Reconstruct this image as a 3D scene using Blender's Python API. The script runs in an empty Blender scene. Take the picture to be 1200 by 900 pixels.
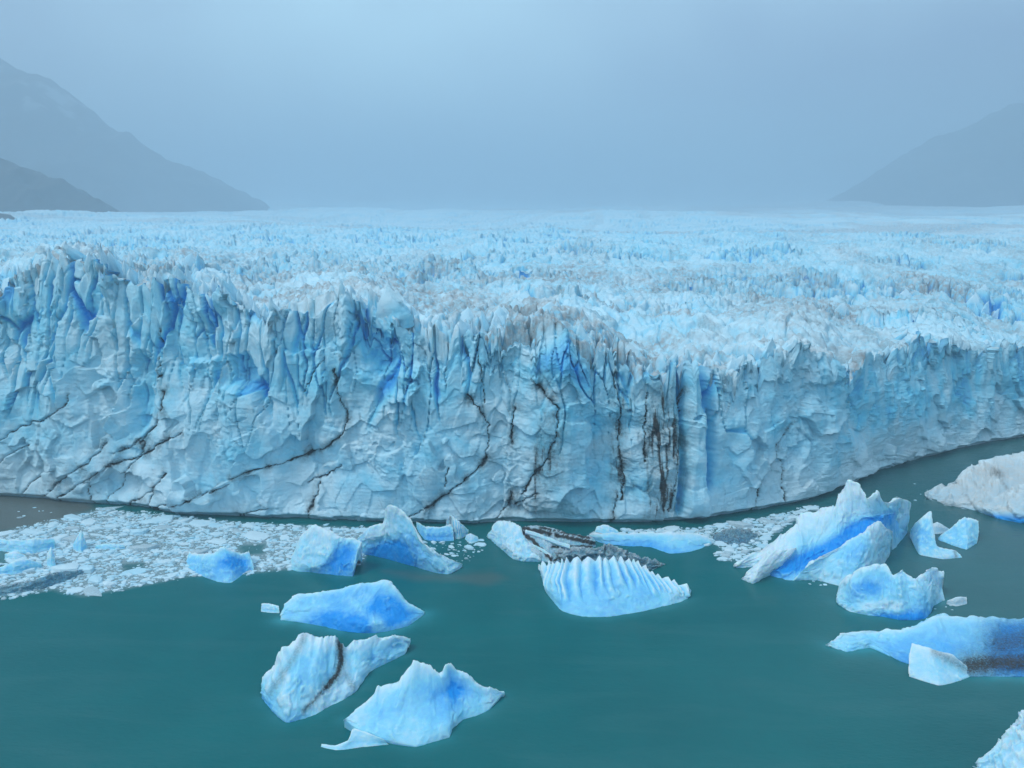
import bpy, math, random
import numpy as np

random.seed(7)
np.random.seed(7)
SC = bpy.context.scene
COL = SC.collection

# ------------------------------------------------------------------ camera
CAM_H, PITCH, FPX = 75.0, math.radians(11.55), 905.0
cam_d = bpy.data.cameras.new('camera')
cam_d.sensor_width = 36.0
cam_d.lens = 36.0 * FPX / 1200.0
cam_d.clip_start = 0.5
cam_d.clip_end = 60000
cam = bpy.data.objects.new('camera', cam_d)
COL.objects.link(cam)
cam.location = (0, 0, CAM_H)
cam.rotation_euler = (math.pi / 2 - PITCH, 0, 0)
SC.camera = cam

# ------------------------------------------------------------------ sky and sun
SUN_EL, SUN_AZ = math.radians(55), math.radians(-115)   # azimuth clockwise from +Y
w = bpy.data.worlds.new('World')
SC.world = w
w.use_nodes = True
nt = w.node_tree
nt.nodes.clear()
wo = nt.nodes.new('ShaderNodeOutputWorld')
bg = nt.nodes.new('ShaderNodeBackground')
sky = nt.nodes.new('ShaderNodeTexSky')
sky.sky_type = 'NISHITA'
sky.sun_disc = False
sky.sun_elevation = SUN_EL
sky.sun_rotation = SUN_AZ
sky.air_density = 1.0
sky.dust_density = 3.0
sky.ozone_density = 2.0
sky.altitude = 200
# a broken overcast: the clear sky seen through an uneven grey cloud deck (whole sphere)
tc = nt.nodes.new('ShaderNodeTexCoord')
mp = nt.nodes.new('ShaderNodeMapping')
mp.inputs['Scale'].default_value = (1.1, 1.1, 1.6)
mp.inputs['Location'].default_value = (1.3546, 4.3621, 6.8122)
cn = nt.nodes.new('ShaderNodeTexNoise')
cn.inputs['Scale'].default_value = 1.3
cn.inputs['Detail'].default_value = 3.0
cr = nt.nodes.new('ShaderNodeValToRGB')
cr.color_ramp.elements[0].position = 0.34
cr.color_ramp.elements[0].color = (3.1, 3.5, 5.5, 1)
cr.color_ramp.elements[1].position = 0.66
cr.color_ramp.elements[1].color = (9.4, 14.0, 15.4, 1)
mx = nt.nodes.new('ShaderNodeMix')
mx.data_type = 'RGBA'
mx.inputs['Factor'].default_value = 0.75
nt.links.new(tc.outputs['Generated'], mp.inputs['Vector'])
nt.links.new(mp.outputs['Vector'], cn.inputs['Vector'])
nt.links.new(cn.outputs['Fac'], cr.inputs['Fac'])
nt.links.new(sky.outputs['Color'], mx.inputs['A'])
nt.links.new(cr.outputs['Color'], mx.inputs['B'])
nt.links.new(mx.outputs['Result'], bg.inputs['Color'])
bg.inputs['Strength'].default_value = 0.1
nt.links.new(bg.outputs['Background'], wo.inputs['Surface'])

sd = bpy.data.lights.new('sun', 'SUN')
sd.energy = 1.5
sd.angle = math.radians(14)
sd.color = (1.0, 0.98, 0.95)
sun = bpy.data.objects.new('sun', sd)
COL.objects.link(sun)
sun.location = (0, 0, 600)
sun.rotation_euler = (math.pi / 2 - SUN_EL, 0, math.pi - SUN_AZ)

SC.view_settings.view_transform = 'Standard'
SC.view_settings.look = 'None'
SC.view_settings.gamma = 1.0
SC.view_settings.use_curve_mapping = False
SC.view_settings.exposure = 0.42
SC.render.engine = 'CYCLES'
SC.cycles.max_bounces = 8
SC.cycles.diffuse_bounces = 5
SC.cycles.glossy_bounces = 2
SC.cycles.volume_bounces = 1
SC.cycles.use_denoising = True

# ------------------------------------------------------------------ projection helpers (measure the place)
SP, CP = math.sin(PITCH), math.cos(PITCH)

def ray(px, py):
    a = (np.asarray(px, float) - 600.0) / FPX
    b = (450.0 - np.asarray(py, float)) / FPX
    return np.stack([a, CP + b * SP, -SP + b * CP], -1)

def at(px, py, z=0.0):
    """world point seen at photo pixel (px, py) that lies at height z"""
    d = ray(px, py)
    t = (np.asarray(z, float) - CAM_H) / d[..., 2]
    return np.array([0, 0, CAM_H]) + d * t[..., None]

def proj(P):
    q = P - np.array([0, 0, CAM_H])
    f = q[..., 1] * CP - q[..., 2] * SP
    u = q[..., 1] * SP + q[..., 2] * CP
    return 600 + FPX * q[..., 0] / f, 450 - FPX * u / f

# ------------------------------------------------------------------ noise
def h32(*k):
    h = np.uint32(2166136261)
    with np.errstate(over='ignore'):
        for a in k:
            a = np.asarray(a)
            a = (a.astype(np.int64) & 0xffffffff).astype(np.uint32)
            h = (h ^ a) * np.uint32(0x9E3779B1)
            h = h ^ (h >> np.uint32(15))
        h = h * np.uint32(0x85EBCA77)
        h = h ^ (h >> np.uint32(13))
        h = h * np.uint32(0xC2B2AE3D)
        h = h ^ (h >> np.uint32(16))
    return h

def rnd(*k):
    return h32(*k).astype(np.float32) / np.float32(4294967295.0)

def fade(t):
    return t * t * t * (t * (t * 6 - 15) + 10)

def perlin2(x, y, seed=0):
    x = np.asarray(x, np.float64); y = np.asarray(y, np.float64)
    x, y = np.broadcast_arrays(x, y)
    ix = np.floor(x); iy = np.floor(y)
    fx = (x - ix).astype(np.float32); fy = (y - iy).astype(np.float32)
    ix = ix.astype(np.int64); iy = iy.astype(np.int64)
    def g(dx, dy):
        a = rnd(ix + dx, iy + dy, seed) * np.float32(6.2831853)
        return np.cos(a) * (fx - dx) + np.sin(a) * (fy - dy)
    u = fade(fx); v = fade(fy)
    n0 = g(0, 0); n1 = g(1, 0); a = n0 + u * (n1 - n0)
    n0 = g(0, 1); n1 = g(1, 1); b = n0 + u * (n1 - n0)
    return (a + v * (b - a)) * 1.5

def fbm2(x, y, octv=4, seed=0, gain=0.5):
    s = 0; a = 1.0
    for i in range(octv):
        s = s + a * perlin2(x * 2 ** i, y * 2 ** i, seed + i * 17)
        a *= gain
    return s

def ridged2(x, y, octv=4, seed=0, gain=0.5):
    s = 0; a = 1.0; n = 0
    for i in range(octv):
        s = s + a * (1 - np.abs(perlin2(x * 2 ** i, y * 2 ** i, seed + i * 13)) * 1.6)
        n += a; a *= gain
    return s / n

def perlin3(P, seed=0):
    i = np.floor(P); f = (P - i).astype(np.float32); i = i.astype(np.int64)
    u = fade(f)
    out = 0
    for dx in (0, 1):
        for dy in (0, 1):
            for dz in (0, 1):
                h = h32(i[..., 0] + dx, i[..., 1] + dy, i[..., 2] + dz, seed)
                gx = (h & np.uint32(1023)).astype(np.float32) / 511.5 - 1
                gy = ((h >> np.uint32(10)) & np.uint32(1023)).astype(np.float32) / 511.5 - 1
                gz = ((h >> np.uint32(20)) & np.uint32(1023)).astype(np.float32) / 511.5 - 1
                d = gx * (f[..., 0] - dx) + gy * (f[..., 1] - dy) + gz * (f[..., 2] - dz)
                wt = (u[..., 0] if dx else 1 - u[..., 0]) * (u[..., 1] if dy else 1 - u[..., 1]) * (u[..., 2] if dz else 1 - u[..., 2])
                out = out + d * wt
    return out

def fbm3(P, octv=3, seed=0, gain=0.5):
    s = 0; a = 1.0
    for i in range(octv):
        s = s + a * perlin3(P * 2 ** i, seed + 31 * i)
        a *= gain
    return s

def worley2(x, y, seed=0, jit=0.95):
    """returns F1, F2, cell hash, and offset to the nearest centre"""
    x = np.asarray(x, np.float64); y = np.asarray(y, np.float64)
    x, y = np.broadcast_arrays(x, y)
    ix = np.floor(x).astype(np.int64); iy = np.floor(y).astype(np.int64)
    f1 = np.full(x.shape, 9.0, np.float32); f2 = f1.copy()
    cid = np.zeros(x.shape, np.uint32)
    ox = np.zeros(x.shape, np.float32); oy = ox.copy()
    for dx in (-1, 0, 1):
        for dy in (-1, 0, 1):
            h = h32(ix + dx, iy + dy, seed)
            cx = ix + dx + 0.5 + ((h & np.uint32(65535)).astype(np.float32) / 65535 - 0.5) * jit
            cy = iy + dy + 0.5 + ((h >> np.uint32(16)).astype(np.float32) / 65535 - 0.5) * jit
            ex = (x - cx).astype(np.float32); ey = (y - cy).astype(np.float32)
            d = np.sqrt(ex * ex + ey * ey)
            m = d < f1
            f2 = np.where(m, f1, np.minimum(f2, d))
            f1 = np.where(m, d, f1)
            cid = np.where(m, h, cid); ox = np.where(m, ex, ox); oy = np.where(m, ey, oy)
    return f1, f2, cid, ox, oy

def facet(x, y, seed=0, tilt=1.0):
    """broken-plane relief: every cell a tilted plane at its own level"""
    f1, f2, c, ox, oy = worley2(x, y, seed)
    a = rnd(c, 11) * 2 - 1; b = rnd(c, 12) * 2 - 1; k = rnd(c, 13) * 2 - 1
    return (a * ox + b * oy) * tilt + 0.45 * k

def smooth(a, b, x):
    t = np.clip((x - a) / (b - a), 0, 1)
    return t * t * (3 - 2 * t)

def blur(A, n, axis=0):
    if n < 1:
        return A
    k = np.hanning(2 * n + 3)[1:-1]; k /= k.sum()
    pad = [(0, 0)] * A.ndim; pad[axis] = (n, n)
    B = np.pad(A, pad, mode='edge')
    return np.apply_along_axis(lambda v: np.convolve(v, k, 'valid'), axis, B)

def box_blur2(A, n):
    for ax in (0, 1):
        pad = [(0, 0)] * A.ndim; pad[ax] = (n + 1, n)
        C = np.cumsum(np.pad(A, pad, mode='edge'), axis=ax)
        hi = np.take(C, range(2 * n + 1, C.shape[ax]), axis=ax)
        lo = np.take(C, range(0, C.shape[ax] - 2 * n - 1), axis=ax)
        A = (hi - lo) / (2 * n + 1)
    return A

def seg_dist(px, py, pts):
    """distance in the two given coordinates to a polyline"""
    best = np.full(px.shape, 1e9, np.float32)
    for (x0, y0), (x1, y1) in zip(pts[:-1], pts[1:]):
        dx, dy = x1 - x0, y1 - y0
        L = dx * dx + dy * dy + 1e-9
        t = np.clip(((px - x0) * dx + (py - y0) * dy) / L, 0, 1)
        d = np.hypot(px - (x0 + t * dx), py - (y0 + t * dy))
        best = np.minimum(best, d)
    return best

def poly_in(px, py, poly, soft):
    """signed softness inside a polygon (0 outside, 1 well inside)"""
    inside = np.zeros(px.shape, bool)
    n = len(poly)
    for i in range(n):
        x0, y0 = poly[i]; x1, y1 = poly[(i + 1) % n]
        c = ((y0 > py) != (y1 > py)) & (px < (x1 - x0) * (py - y0) / (y1 - y0 + 1e-12) + x0)
        inside ^= c
    d = seg_dist(px, py, list(poly) + [poly[0]])
    return np.where(inside, np.clip(d / soft, 0, 1), 0)

# ------------------------------------------------------------------ mesh helpers
def mesh_from(name, V, quads=None, tris=None, smooth_shade=True):
    me = bpy.data.meshes.new(name)
    V = np.asarray(V, np.float32).reshape(-1, 3)
    polys = []
    me.vertices.add(len(V)); me.vertices.foreach_set('co', V.ravel())
    F = np.asarray(quads if quads is not None else tris, np.int32)
    k = F.shape[1]
    me.loops.add(F.size); me.loops.foreach_set('vertex_index', F.ravel())
    me.polygons.add(len(F))
    me.polygons.foreach_set('loop_start', np.arange(0, F.size, k, dtype=np.int32))
    me.update(calc_edges=True)
    me.polygons.foreach_set('use_smooth', np.full(len(F), smooth_shade, bool))
    return me

def grid_quads(nv, nu):
    i = np.arange(nv * nu, dtype=np.int32).reshape(nv, nu)
    return np.stack([i[:-1, :-1], i[:-1, 1:], i[1:, 1:], i[1:, :-1]], -1).reshape(-1, 4)

def set_attr(me, name, C):
    C = np.asarray(C, np.float32).reshape(-1, C.shape[-1])
    if C.shape[1] == 3:
        C = np.concatenate([C, np.zeros((len(C), 1), np.float32)], 1)
    a = me.color_attributes.new(name, 'FLOAT_COLOR', 'POINT')
    a.data.foreach_set('color', C.ravel())

def link(name, me, mat, parent=None, **props):
    o = bpy.data.objects.new(name, me)
    COL.objects.link(o)
    if mat is not None and me is not None:
        me.materials.append(mat)
    if parent is not None:
        o.parent = parent
    for k, v in props.items():
        if v is not None:
            o[k] = v
    return o

def empty(name, loc=(0, 0, 0), **props):
    o = bpy.data.objects.new(name, None)
    COL.objects.link(o)
    o.location = loc
    for k, v in props.items():
        if v is not None:
            o[k] = v
    return o

# ------------------------------------------------------------------ materials
class NB:
    """tiny node-tree writer"""
    def __init__(self, name):
        self.m = bpy.data.materials.new(name); self.m.use_nodes = True
        self.t = self.m.node_tree; self.t.nodes.clear()
        self.out = self.t.nodes.new('ShaderNodeOutputMaterial')
    def n(self, typ, **kw):
        nd = self.t.nodes.new(typ)
        for k, v in kw.items():
            setattr(nd, k, v)
        return nd
    def l(self, a, b):
        self.t.links.new(a, b)
    def noise(self, scale, detail=4, rough=0.55, vec=None, dist=0.0):
        nd = self.n('ShaderNodeTexNoise')
        nd.inputs['Scale'].default_value = scale
        nd.inputs['Detail'].default_value = detail
        nd.inputs['Roughness'].default_value = rough
        nd.inputs['Distortion'].default_value = dist
        if vec is not None:
            self.l(vec, nd.inputs['Vector'])
        return nd.outputs['Fac']
    def ramp(self, fac, stops):
        nd = self.n('ShaderNodeValToRGB')
        e = nd.color_ramp.elements
        while len(e) < len(stops):
            e.new(0.5)
        for el, (p, c) in zip(e, stops):
            el.position = p
            el.color = (c, c, c, 1) if not isinstance(c, tuple) else (*c, 1)
        self.l(fac, nd.inputs['Fac'])
        return nd.outputs['Color']
    def mix(self, f, a, b, blend='MIX'):
        nd = self.n('ShaderNodeMix', data_type='RGBA', blend_type=blend)
        for key, v in (('Factor', f), ('A', a), ('B', b)):
            if isinstance(v, (int, float)):
                nd.inputs[key].default_value = v
            elif isinstance(v, tuple):
                nd.inputs[key].default_value = (*v, 1)
            else:
                self.l(v, nd.inputs[key])
        return nd.outputs['Result']
    def math(self, op, a, b=None, clamp=False):
        nd = self.n('ShaderNodeMath', operation=op, use_clamp=clamp)
        for i, v in enumerate((a, b)):
            if v is None:
                continue
            if isinstance(v, (int, float)):
                nd.inputs[i].default_value = v
            else:
                self.l(v, nd.inputs[i])
        return nd.outputs[0]

def ice_material(name, white=(0.64, 0.85, 0.94), mid=(0.21, 0.71, 0.93), deep=(0.012, 0.31, 0.78), dirtc=(0.045, 0.041, 0.037),
                 sss=0.0, bump=0.5, grain=1.6, rough=0.55):
    b = NB(name)
    geo = b.n('ShaderNodeNewGeometry')
    pos = geo.outputs['Position']
    at_ = b.n('ShaderNodeAttribute', attribute_name='ice')
    sep = b.n('ShaderNodeSeparateColor')
    b.l(at_.outputs['Color'], sep.inputs['Color'])
    blue, dirt, crust = sep.outputs[0], sep.outputs[1], sep.outputs[2]
    n1 = b.noise(grain, 5, 0.6, pos)
    n2 = b.noise(grain * 0.22, 4, 0.6, pos)
    nn = b.math('ADD', b.math('MULTIPLY', b.math('SUBTRACT', n1, 0.5), 0.45), b.math('MULTIPLY', b.math('SUBTRACT', n2, 0.5), 0.35))
    bl = b.math('ADD', blue, nn, clamp=True)
    colr = b.n('ShaderNodeValToRGB')
    e = colr.color_ramp.elements
    e.new(0.5)
    for el, (p, c) in zip(e, ((0.0, white), (0.45, mid), (1.0, deep))):
        el.position = p; el.color = (*c, 1)
    b.l(bl, colr.inputs['Fac'])
    # weathered crust: paler, greyer
    cr_ = b.math('ADD', crust, b.math('MULTIPLY', b.math('SUBTRACT', n1, 0.5), 0.9), clamp=True)
    c1 = b.mix(b.math('MULTIPLY', cr_, b.math('SUBTRACT', 1.0, bl)), colr.outputs['Color'], (0.70, 0.87, 0.94))
    dn = b.ramp(b.noise(grain * 1.7, 6, 0.65, pos), [(0.3, 0.0), (0.68, 1.0)])
    d1 = b.math('MULTIPLY', dirt, b.math('ADD', b.math('MULTIPLY', dn, 0.95), 0.42))
    d1 = b.math('ADD', d1, b.math('MULTIPLY', b.math('MAXIMUM', b.math('SUBTRACT', dirt, 0.5), 0.0), 1.3), clamp=True)
    dun = b.ramp(b.noise(grain * 0.4, 4, 0.6, pos), [(0.32, 0.0), (0.66, 1.0)])
    c1 = b.mix(b.math('MULTIPLY', at_.outputs['Alpha'], dun, clamp=True), c1, (0.38, 0.385, 0.39))
    c2 = b.mix(d1, c1, dirtc)
    pr = b.n('ShaderNodeBsdfPrincipled')
    b.l(c2, pr.inputs['Base Color'])
    pr.inputs['Roughness'].default_value = rough
    pr.inputs['IOR'].default_value = 1.31
    pr.inputs['Specular IOR Level'].default_value = 0.35
    if sss > 0:
        pr.inputs['Subsurface Weight'].default_value = sss
        pr.inputs['Subsurface Radius'].default_value = (0.25, 0.8, 1.3)
        pr.inputs['Subsurface Scale'].default_value = 0.8
    bp = b.n('ShaderNodeBump')
    bp.inputs['Strength'].default_value = bump
    bp.inputs['Distance'].default_value = 0.35
    b.l(b.math('ADD', n1, b.math('MULTIPLY', b.noise(grain * 4, 3, 0.6, pos), 0.35)), bp.inputs['Height'])
    b.l(bp.outputs['Normal'], pr.inputs['Normal'])
    b.l(pr.outputs['BSDF'], b.out.inputs['Surface'])
    return b.m

M_GLACIER = ice_material('glacier_ice', bump=0.7, grain=1.0)
M_BERG = ice_material('iceberg_ice', white=(0.72, 0.85, 0.91), mid=(0.27, 0.70, 0.91), deep=(0.012, 0.33, 0.84), sss=0.5, bump=0.4, grain=1.8, rough=0.4)
M_DUSTY = ice_material('dusty_iceberg_ice', white=(0.60, 0.57, 0.53), mid=(0.35, 0.58, 0.70), dirtc=(0.10, 0.09, 0.08), bump=0.5, grain=1.2)
M_FLOE = ice_material('floe_ice', white=(0.60, 0.74, 0.80), mid=(0.28, 0.64, 0.80), bump=0.3, grain=2.0)

def rock_material():
    b = NB('hazy_mountain_rock')
    geo = b.n('ShaderNodeNewGeometry')
    n = b.noise(0.004, 8, 0.6, geo.outputs['Position'])
    c = b.ramp(n, [(0.3, (0.035, 0.036, 0.035)), (0.7, (0.09, 0.088, 0.08))])
    at_ = b.n('ShaderNodeAttribute', attribute_name='ice')
    sep = b.n('ShaderNodeSeparateColor')
    b.l(at_.outputs['Color'], sep.inputs['Color'])
    c = b.mix(sep.outputs[0], c, (0.7, 0.74, 0.78))
    pr = b.n('ShaderNodeBsdfPrincipled')
    pr.inputs['Roughness'].default_value = 0.95
    b.l(c, pr.inputs['Base Color'])
    b.l(pr.outputs['BSDF'], b.out.inputs['Surface'])
    return b.m
M_ROCK = rock_material()

def water_material():
    b = NB('glacial_lake_water')
    geo = b.n('ShaderNodeNewGeometry')
    pos = geo.outputs['Position']
    at_ = b.n('ShaderNodeAttribute', attribute_name='lake')
    sep = b.n('ShaderNodeSeparateColor')
    b.l(at_.outputs['Color'], sep.inputs['Color'])
    shelf, silt, grey = sep.outputs[0], sep.outputs[1], sep.outputs[2]
    n = b.noise(0.035, 4, 0.55, pos)
    c = b.mix(b.ramp(n, [(0.3, 0.0), (0.7, 1.0)]), (0.0, 0.110, 0.115), (0.001, 0.136, 0.139))
    mp2 = b.n('ShaderNodeMapping')
    mp2.inputs['Scale'].default_value = (0.03, 0.14, 1.0)
    mp2.inputs['Rotation'].default_value = (0, 0, 0.12)
    b.l(pos, mp2.inputs['Vector'])
    c = b.mix(b.ramp(b.noise(1.0, 5, 0.6, mp2.outputs['Vector'], 0.6), [(0.48, 0.0), (0.75, 0.5)]), c, (0.03, 0.15, 0.155))
    c = b.mix(grey, c, (0.045, 0.105, 0.11))
    c = b.mix(silt, c, (0.13, 0.13, 0.115))
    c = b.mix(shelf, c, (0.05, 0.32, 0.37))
    filmn = b.ramp(b.noise(2.2, 6, 0.65, pos), [(0.38, 0.0), (0.62, 1.0)])
    c = b.mix(b.math('MULTIPLY', b.math('MULTIPLY', at_.outputs['Alpha'], 0.9), b.math('ADD', b.math('MULTIPLY', filmn, 0.55), 0.45)), c, (0.38, 0.45, 0.48))
    pr = b.n('ShaderNodeBsdfPrincipled')
    b.l(c, pr.inputs['Base Color'])
    pr.inputs['Roughness'].default_value = 0.06
    pr.inputs['Specular IOR Level'].default_value = 0.42
    pr.inputs['IOR'].default_value = 1.33
    mp_ = b.n('ShaderNodeMapping')
    mp_.inputs['Scale'].default_value = (0.7, 1.6, 1.0)
    mp_.inputs['Rotation'].default_value = (0, 0, 0.35)
    b.l(pos, mp_.inputs['Vector'])
    bp = b.n('ShaderNodeBump')
    bp.inputs['Strength'].default_value = 0.6
    bp.inputs['Distance'].default_value = 0.15
    b.l(b.math('ADD', b.noise(1.1, 4, 0.6, mp_.outputs['Vector']), b.math('MULTIPLY', b.noise(0.18, 3, 0.5, mp_.outputs['Vector']), 1.5)), bp.inputs['Height'])
    b.l(bp.outputs['Normal'], pr.inputs['Normal'])
    b.l(pr.outputs['BSDF'], b.out.inputs['Surface'])
    return b.m
M_WATER = water_material()

# ------------------------------------------------------------------ glacier
WATERLINE = [(-240, 566), (-120, 574), (0, 583), (100, 592), (200, 601), (300, 609), (400, 613), (500, 615), (600, 616), (700, 615), (800, 612),
             (870, 605), (950, 588), (1010, 565), (1060, 545), (1130, 527), (1200, 513), (1300, 496), (1420, 478)]
CREST = [(-240, 330), (-120, 325), (-40, 335), (0, 338), (30, 318), (60, 306), (95, 303), (120, 312), (140, 335), (165, 345), (200, 338), (230, 342), (262, 340), (275, 356), (300, 372), (325, 362),
         (352, 366), (375, 352), (398, 345), (404, 334), (420, 340), (450, 352), (475, 378), (500, 390), (530, 398), (560, 402), (590, 398), (615, 392), (640, 380), (660, 382), (690, 400),
         (715, 418), (745, 434), (775, 438), (795, 428), (805, 415), (815, 416), (835, 428), (870, 424), (900, 418), (930, 408), (955, 416), (985, 430), (1010, 424), (1035, 416),
         (1060, 414), (1085, 398), (1110, 404), (1130, 420), (1160, 424), (1200, 414), (1300, 408), (1420, 400)]
NC, NW = 1280, 300
cpx = np.linspace(-150, 1350, NC)
wl = np.array(WATERLINE, float); cw = np.array(CREST, float)
base_py = np.interp(cpx, wl[:, 0], wl[:, 1])
base_py = blur(base_py, 30)
crest_py = blur(np.interp(cpx, cw[:, 0], cw[:, 1]), 3)
crest_sm = blur(np.interp(cpx, cw[:, 0], cw[:, 1]), 40)
BASE = at(cpx, base_py, 0.0)
Bs = blur(BASE, 40)
tan = np.gradient(Bs, axis=0)[:, :2]
tan /= np.linalg.norm(tan, axis=1)[:, None]
NRM = np.stack([tan[:, 1], -tan[:, 0]], 1)             # faces the lake
NRM = np.where((NRM * BASE[:, :2]).sum(1)[:, None] > 0, -NRM, NRM)
ARC = np.concatenate([[0], np.cumsum(np.linalg.norm(np.diff(BASE[:, :2], axis=0), axis=1))])

LEAN = 0.10
def crest_pt(py):
    d = ray(cpx, py)
    ob = np.array([0, 0]) - BASE[:, :2]
    t = (-(LEAN * CAM_H) - (ob * NRM).sum(1)) / ((d[:, :2] * NRM).sum(1) + LEAN * d[:, 2])
    return np.array([0, 0, CAM_H]) + d * t[:, None]
CRP = crest_pt(crest_py)
CRS = crest_pt(crest_sm)
crest_z = CRS[:, 2]

def sfield(x, y, r):
    """relief of the crevassed upper surface: height, crevasse mask, dirt"""
    wx = x + 5.0 * fbm2(x / 26, y / 26, 2, 5) + 1.2 * perlin2(x / 5, y / 5, 6)
    wy = y + 5.0 * fbm2(x / 26 + 9, y / 26, 2, 7) + 1.2 * perlin2(x / 5, y / 5, 8)
    far = smooth(400, 1500, r)
    rough = smooth(-0.15, 0.45, fbm2(x / 95, y / 75, 3, 33))
    cross = smooth(-0.1, 0.25, fbm2(x / 150, y / 120, 2, 34))          # where long transverse crevasses take over
    f1, f2, c, ox, oy = worley2(wx / (8.0 + 0.0 * x), wy / 12.0, 21)
    e1, e2, ec, ex_, ey_ = worley2(wx / 17.0 + 0.15 * wy / 9.0, wy / 6.5, 24)
    k = rnd(c, 3); a = rnd(c, 4) * 2 - 1; bb = rnd(c, 5) * 2 - 1
    crev = (1 - smooth(0.02, 0.20, f2 - f1)) * (1 - cross) + (1 - smooth(0.02, 0.17, e2 - e1)) * cross
    blk = ((k - 0.5) * 1.0 + (a * ox + bb * oy) * 1.4) * (1 - cross) + ((rnd(ec, 3) - 0.5) * 1.1 + ey_ * (0.6 + 1.6 * rnd(ec, 4)) + ex_ * (rnd(ec, 5) - 0.5)) * cross
    g1, g2, gc, gx, gy = worley2(wx / 3.4, wy / 4.2, 22)
    fine = (rnd(gc, 3) - 0.5) + ((rnd(gc, 4) * 2 - 1) * gx + (rnd(gc, 5) * 2 - 1) * gy) * 1.4
    crev2 = 1 - smooth(0.02, 0.28, g2 - g1)
    lump = fbm2(x / 60, y / 48, 3, 41)
    rid = ridged2(x / 26, y / 30, 3, 43)
    h = 4.2 * lump + 2.6 * (rid - 0.55) + (1.2 + 3.2 * rough) * blk + (0.5 + 0.9 * rough) * fine - (1.2 + 4.8 * rough) * crev - (0.2 + 0.9 * rough) * crev2
    r1 = x * 0.83 + y * 0.55; r2 = -x * 0.55 + y * 0.83
    lean = ridged2(r1 / 5.0 + 0.8 * perlin2(x / 15, y / 15, 46), r2 / 22, 2, 47)
    spike = np.maximum(0, 1 - f1 * 1.5) ** 1.5 * (0.1 + k ** 2) * 5.0 * rough ** 1.5 * (1 - 0.7 * cross)
    near = 1 - smooth(250, 600, r)
    lean2 = ridged2(r1 / 2.2 + 1.2 * perlin2(x / 9, y / 9, 49), r2 / 7, 2, 50)
    q1, q2, qc, qx, qy = worley2(wx / 1.7, wy / 2.6, 51)
    tiny = ((rnd(qc, 4) * 2 - 1) * qx + (rnd(qc, 5) * 2 - 1) * qy) * 1.6 + (rnd(qc, 3) - 0.5)
    h = h + spike + 2.2 * (lean - 0.6) * (1.2 - 0.6 * rough) + 4.5 * fbm2(x / 150, y / 110, 2, 48) * smooth(200, 320, r) + near * (0.8 * (lean2 - 0.6) + 0.28 * tiny)
    h = h * (1 - 0.5 * far)
    return h, np.maximum(crev, 0.6 * crev2) * (0.35 + 0.65 * rough), rough

# --- rows behind the crest
dd = [0.0]
while dd[-1] < 9300:
    x = dd[-1]
    dd.append(x + (0.55 if x < 20 else 0.55 + (x - 20) * 0.0046 if x < 420 else 2.39 + (x - 420) * 0.0195))
DD = np.array(dd[1:])
NT = len(DD)
away = CRS[:, :2] / np.linalg.norm(CRS[:, :2], axis=1)[:, None]

tt = np.linspace(0, 1, NW)
X = np.zeros((NW + NT, NC)); Y = X.copy(); Z = X.copy()
# upper surface, smooth part
tx = CRS[None, :, 0] + away[None, :, 0] * DD[:, None]
ty = CRS[None, :, 1] + away[None, :, 1] * DD[:, None]
rr = np.hypot(tx, ty)
zfar = 46 + 0.0275 * (rr - 200) + 4.5e-6 * np.maximum(rr - 2200, 0) ** 2
zs = crest_z[None, :] - 1.0
g = smooth(0, 520, DD)[:, None]
und = fbm2(tx / 900, ty / 900, 3, 61) * 26 * smooth(500, 2200, rr) + fbm2(tx / 260, ty / 420, 3, 62) * 5 * smooth(150, 700, rr)
ztop = zs * (1 - g) + zfar * g + und
F, CV, RG = sfield(tx, ty, rr)
F0, CV0, RG0 = sfield(CRS[:, 0], CRS[:, 1], np.hypot(CRS[:, 0], CRS[:, 1]))
fadefar = (1 - 0.65 * smooth(1100, 3200, rr)) * (1 - 0.6 * smooth(0, 70, tx - 430))
lift = (CRP[:, 2] - CRS[:, 2])                          # photographed crest line rides on the smooth one
ztop = ztop + F * fadefar + lift[None, :] * np.exp(-DD / 9.0)[:, None]

# --- the cliff face
s = ARC[None, :]
zt = tt[:, None] * CRP[None, :, 2]
U = tt[:, None]
PX0 = np.broadcast_to(cpx[None, :], (NW, NC))
PY0 = base_py[None, :] * (1 - U) + crest_py[None, :] * U
bx = BASE[None, :, 0] * (1 - U) + CRP[None, :, 0] * U
by = BASE[None, :, 1] * (1 - U) + CRP[None, :, 1] * U
topw = smooth(0.45, 0.95, U)
left = 1 - smooth(380, 470, PX0)
right = smooth(850, 960, PX0)
sw = s + 2.2 * fbm2(s / 14, zt / 30, 3, 71) 
disp = 2.6 * fbm2(s / 30, zt / 55, 3, 72) + 0.5 * fbm2(s / 9, zt / 22, 3, 73)
ribs = ridged2(sw / 13, zt / 50, 3, 74)
disp = disp + (ribs - 0.6) * (0.7 + 1.2 * topw) * (1 - 0.45 * right)
slot = np.zeros_like(disp)
patch = smooth(-0.35, 0.3, fbm2(s / 20, zt / 60 + 4, 2, 69))
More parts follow.
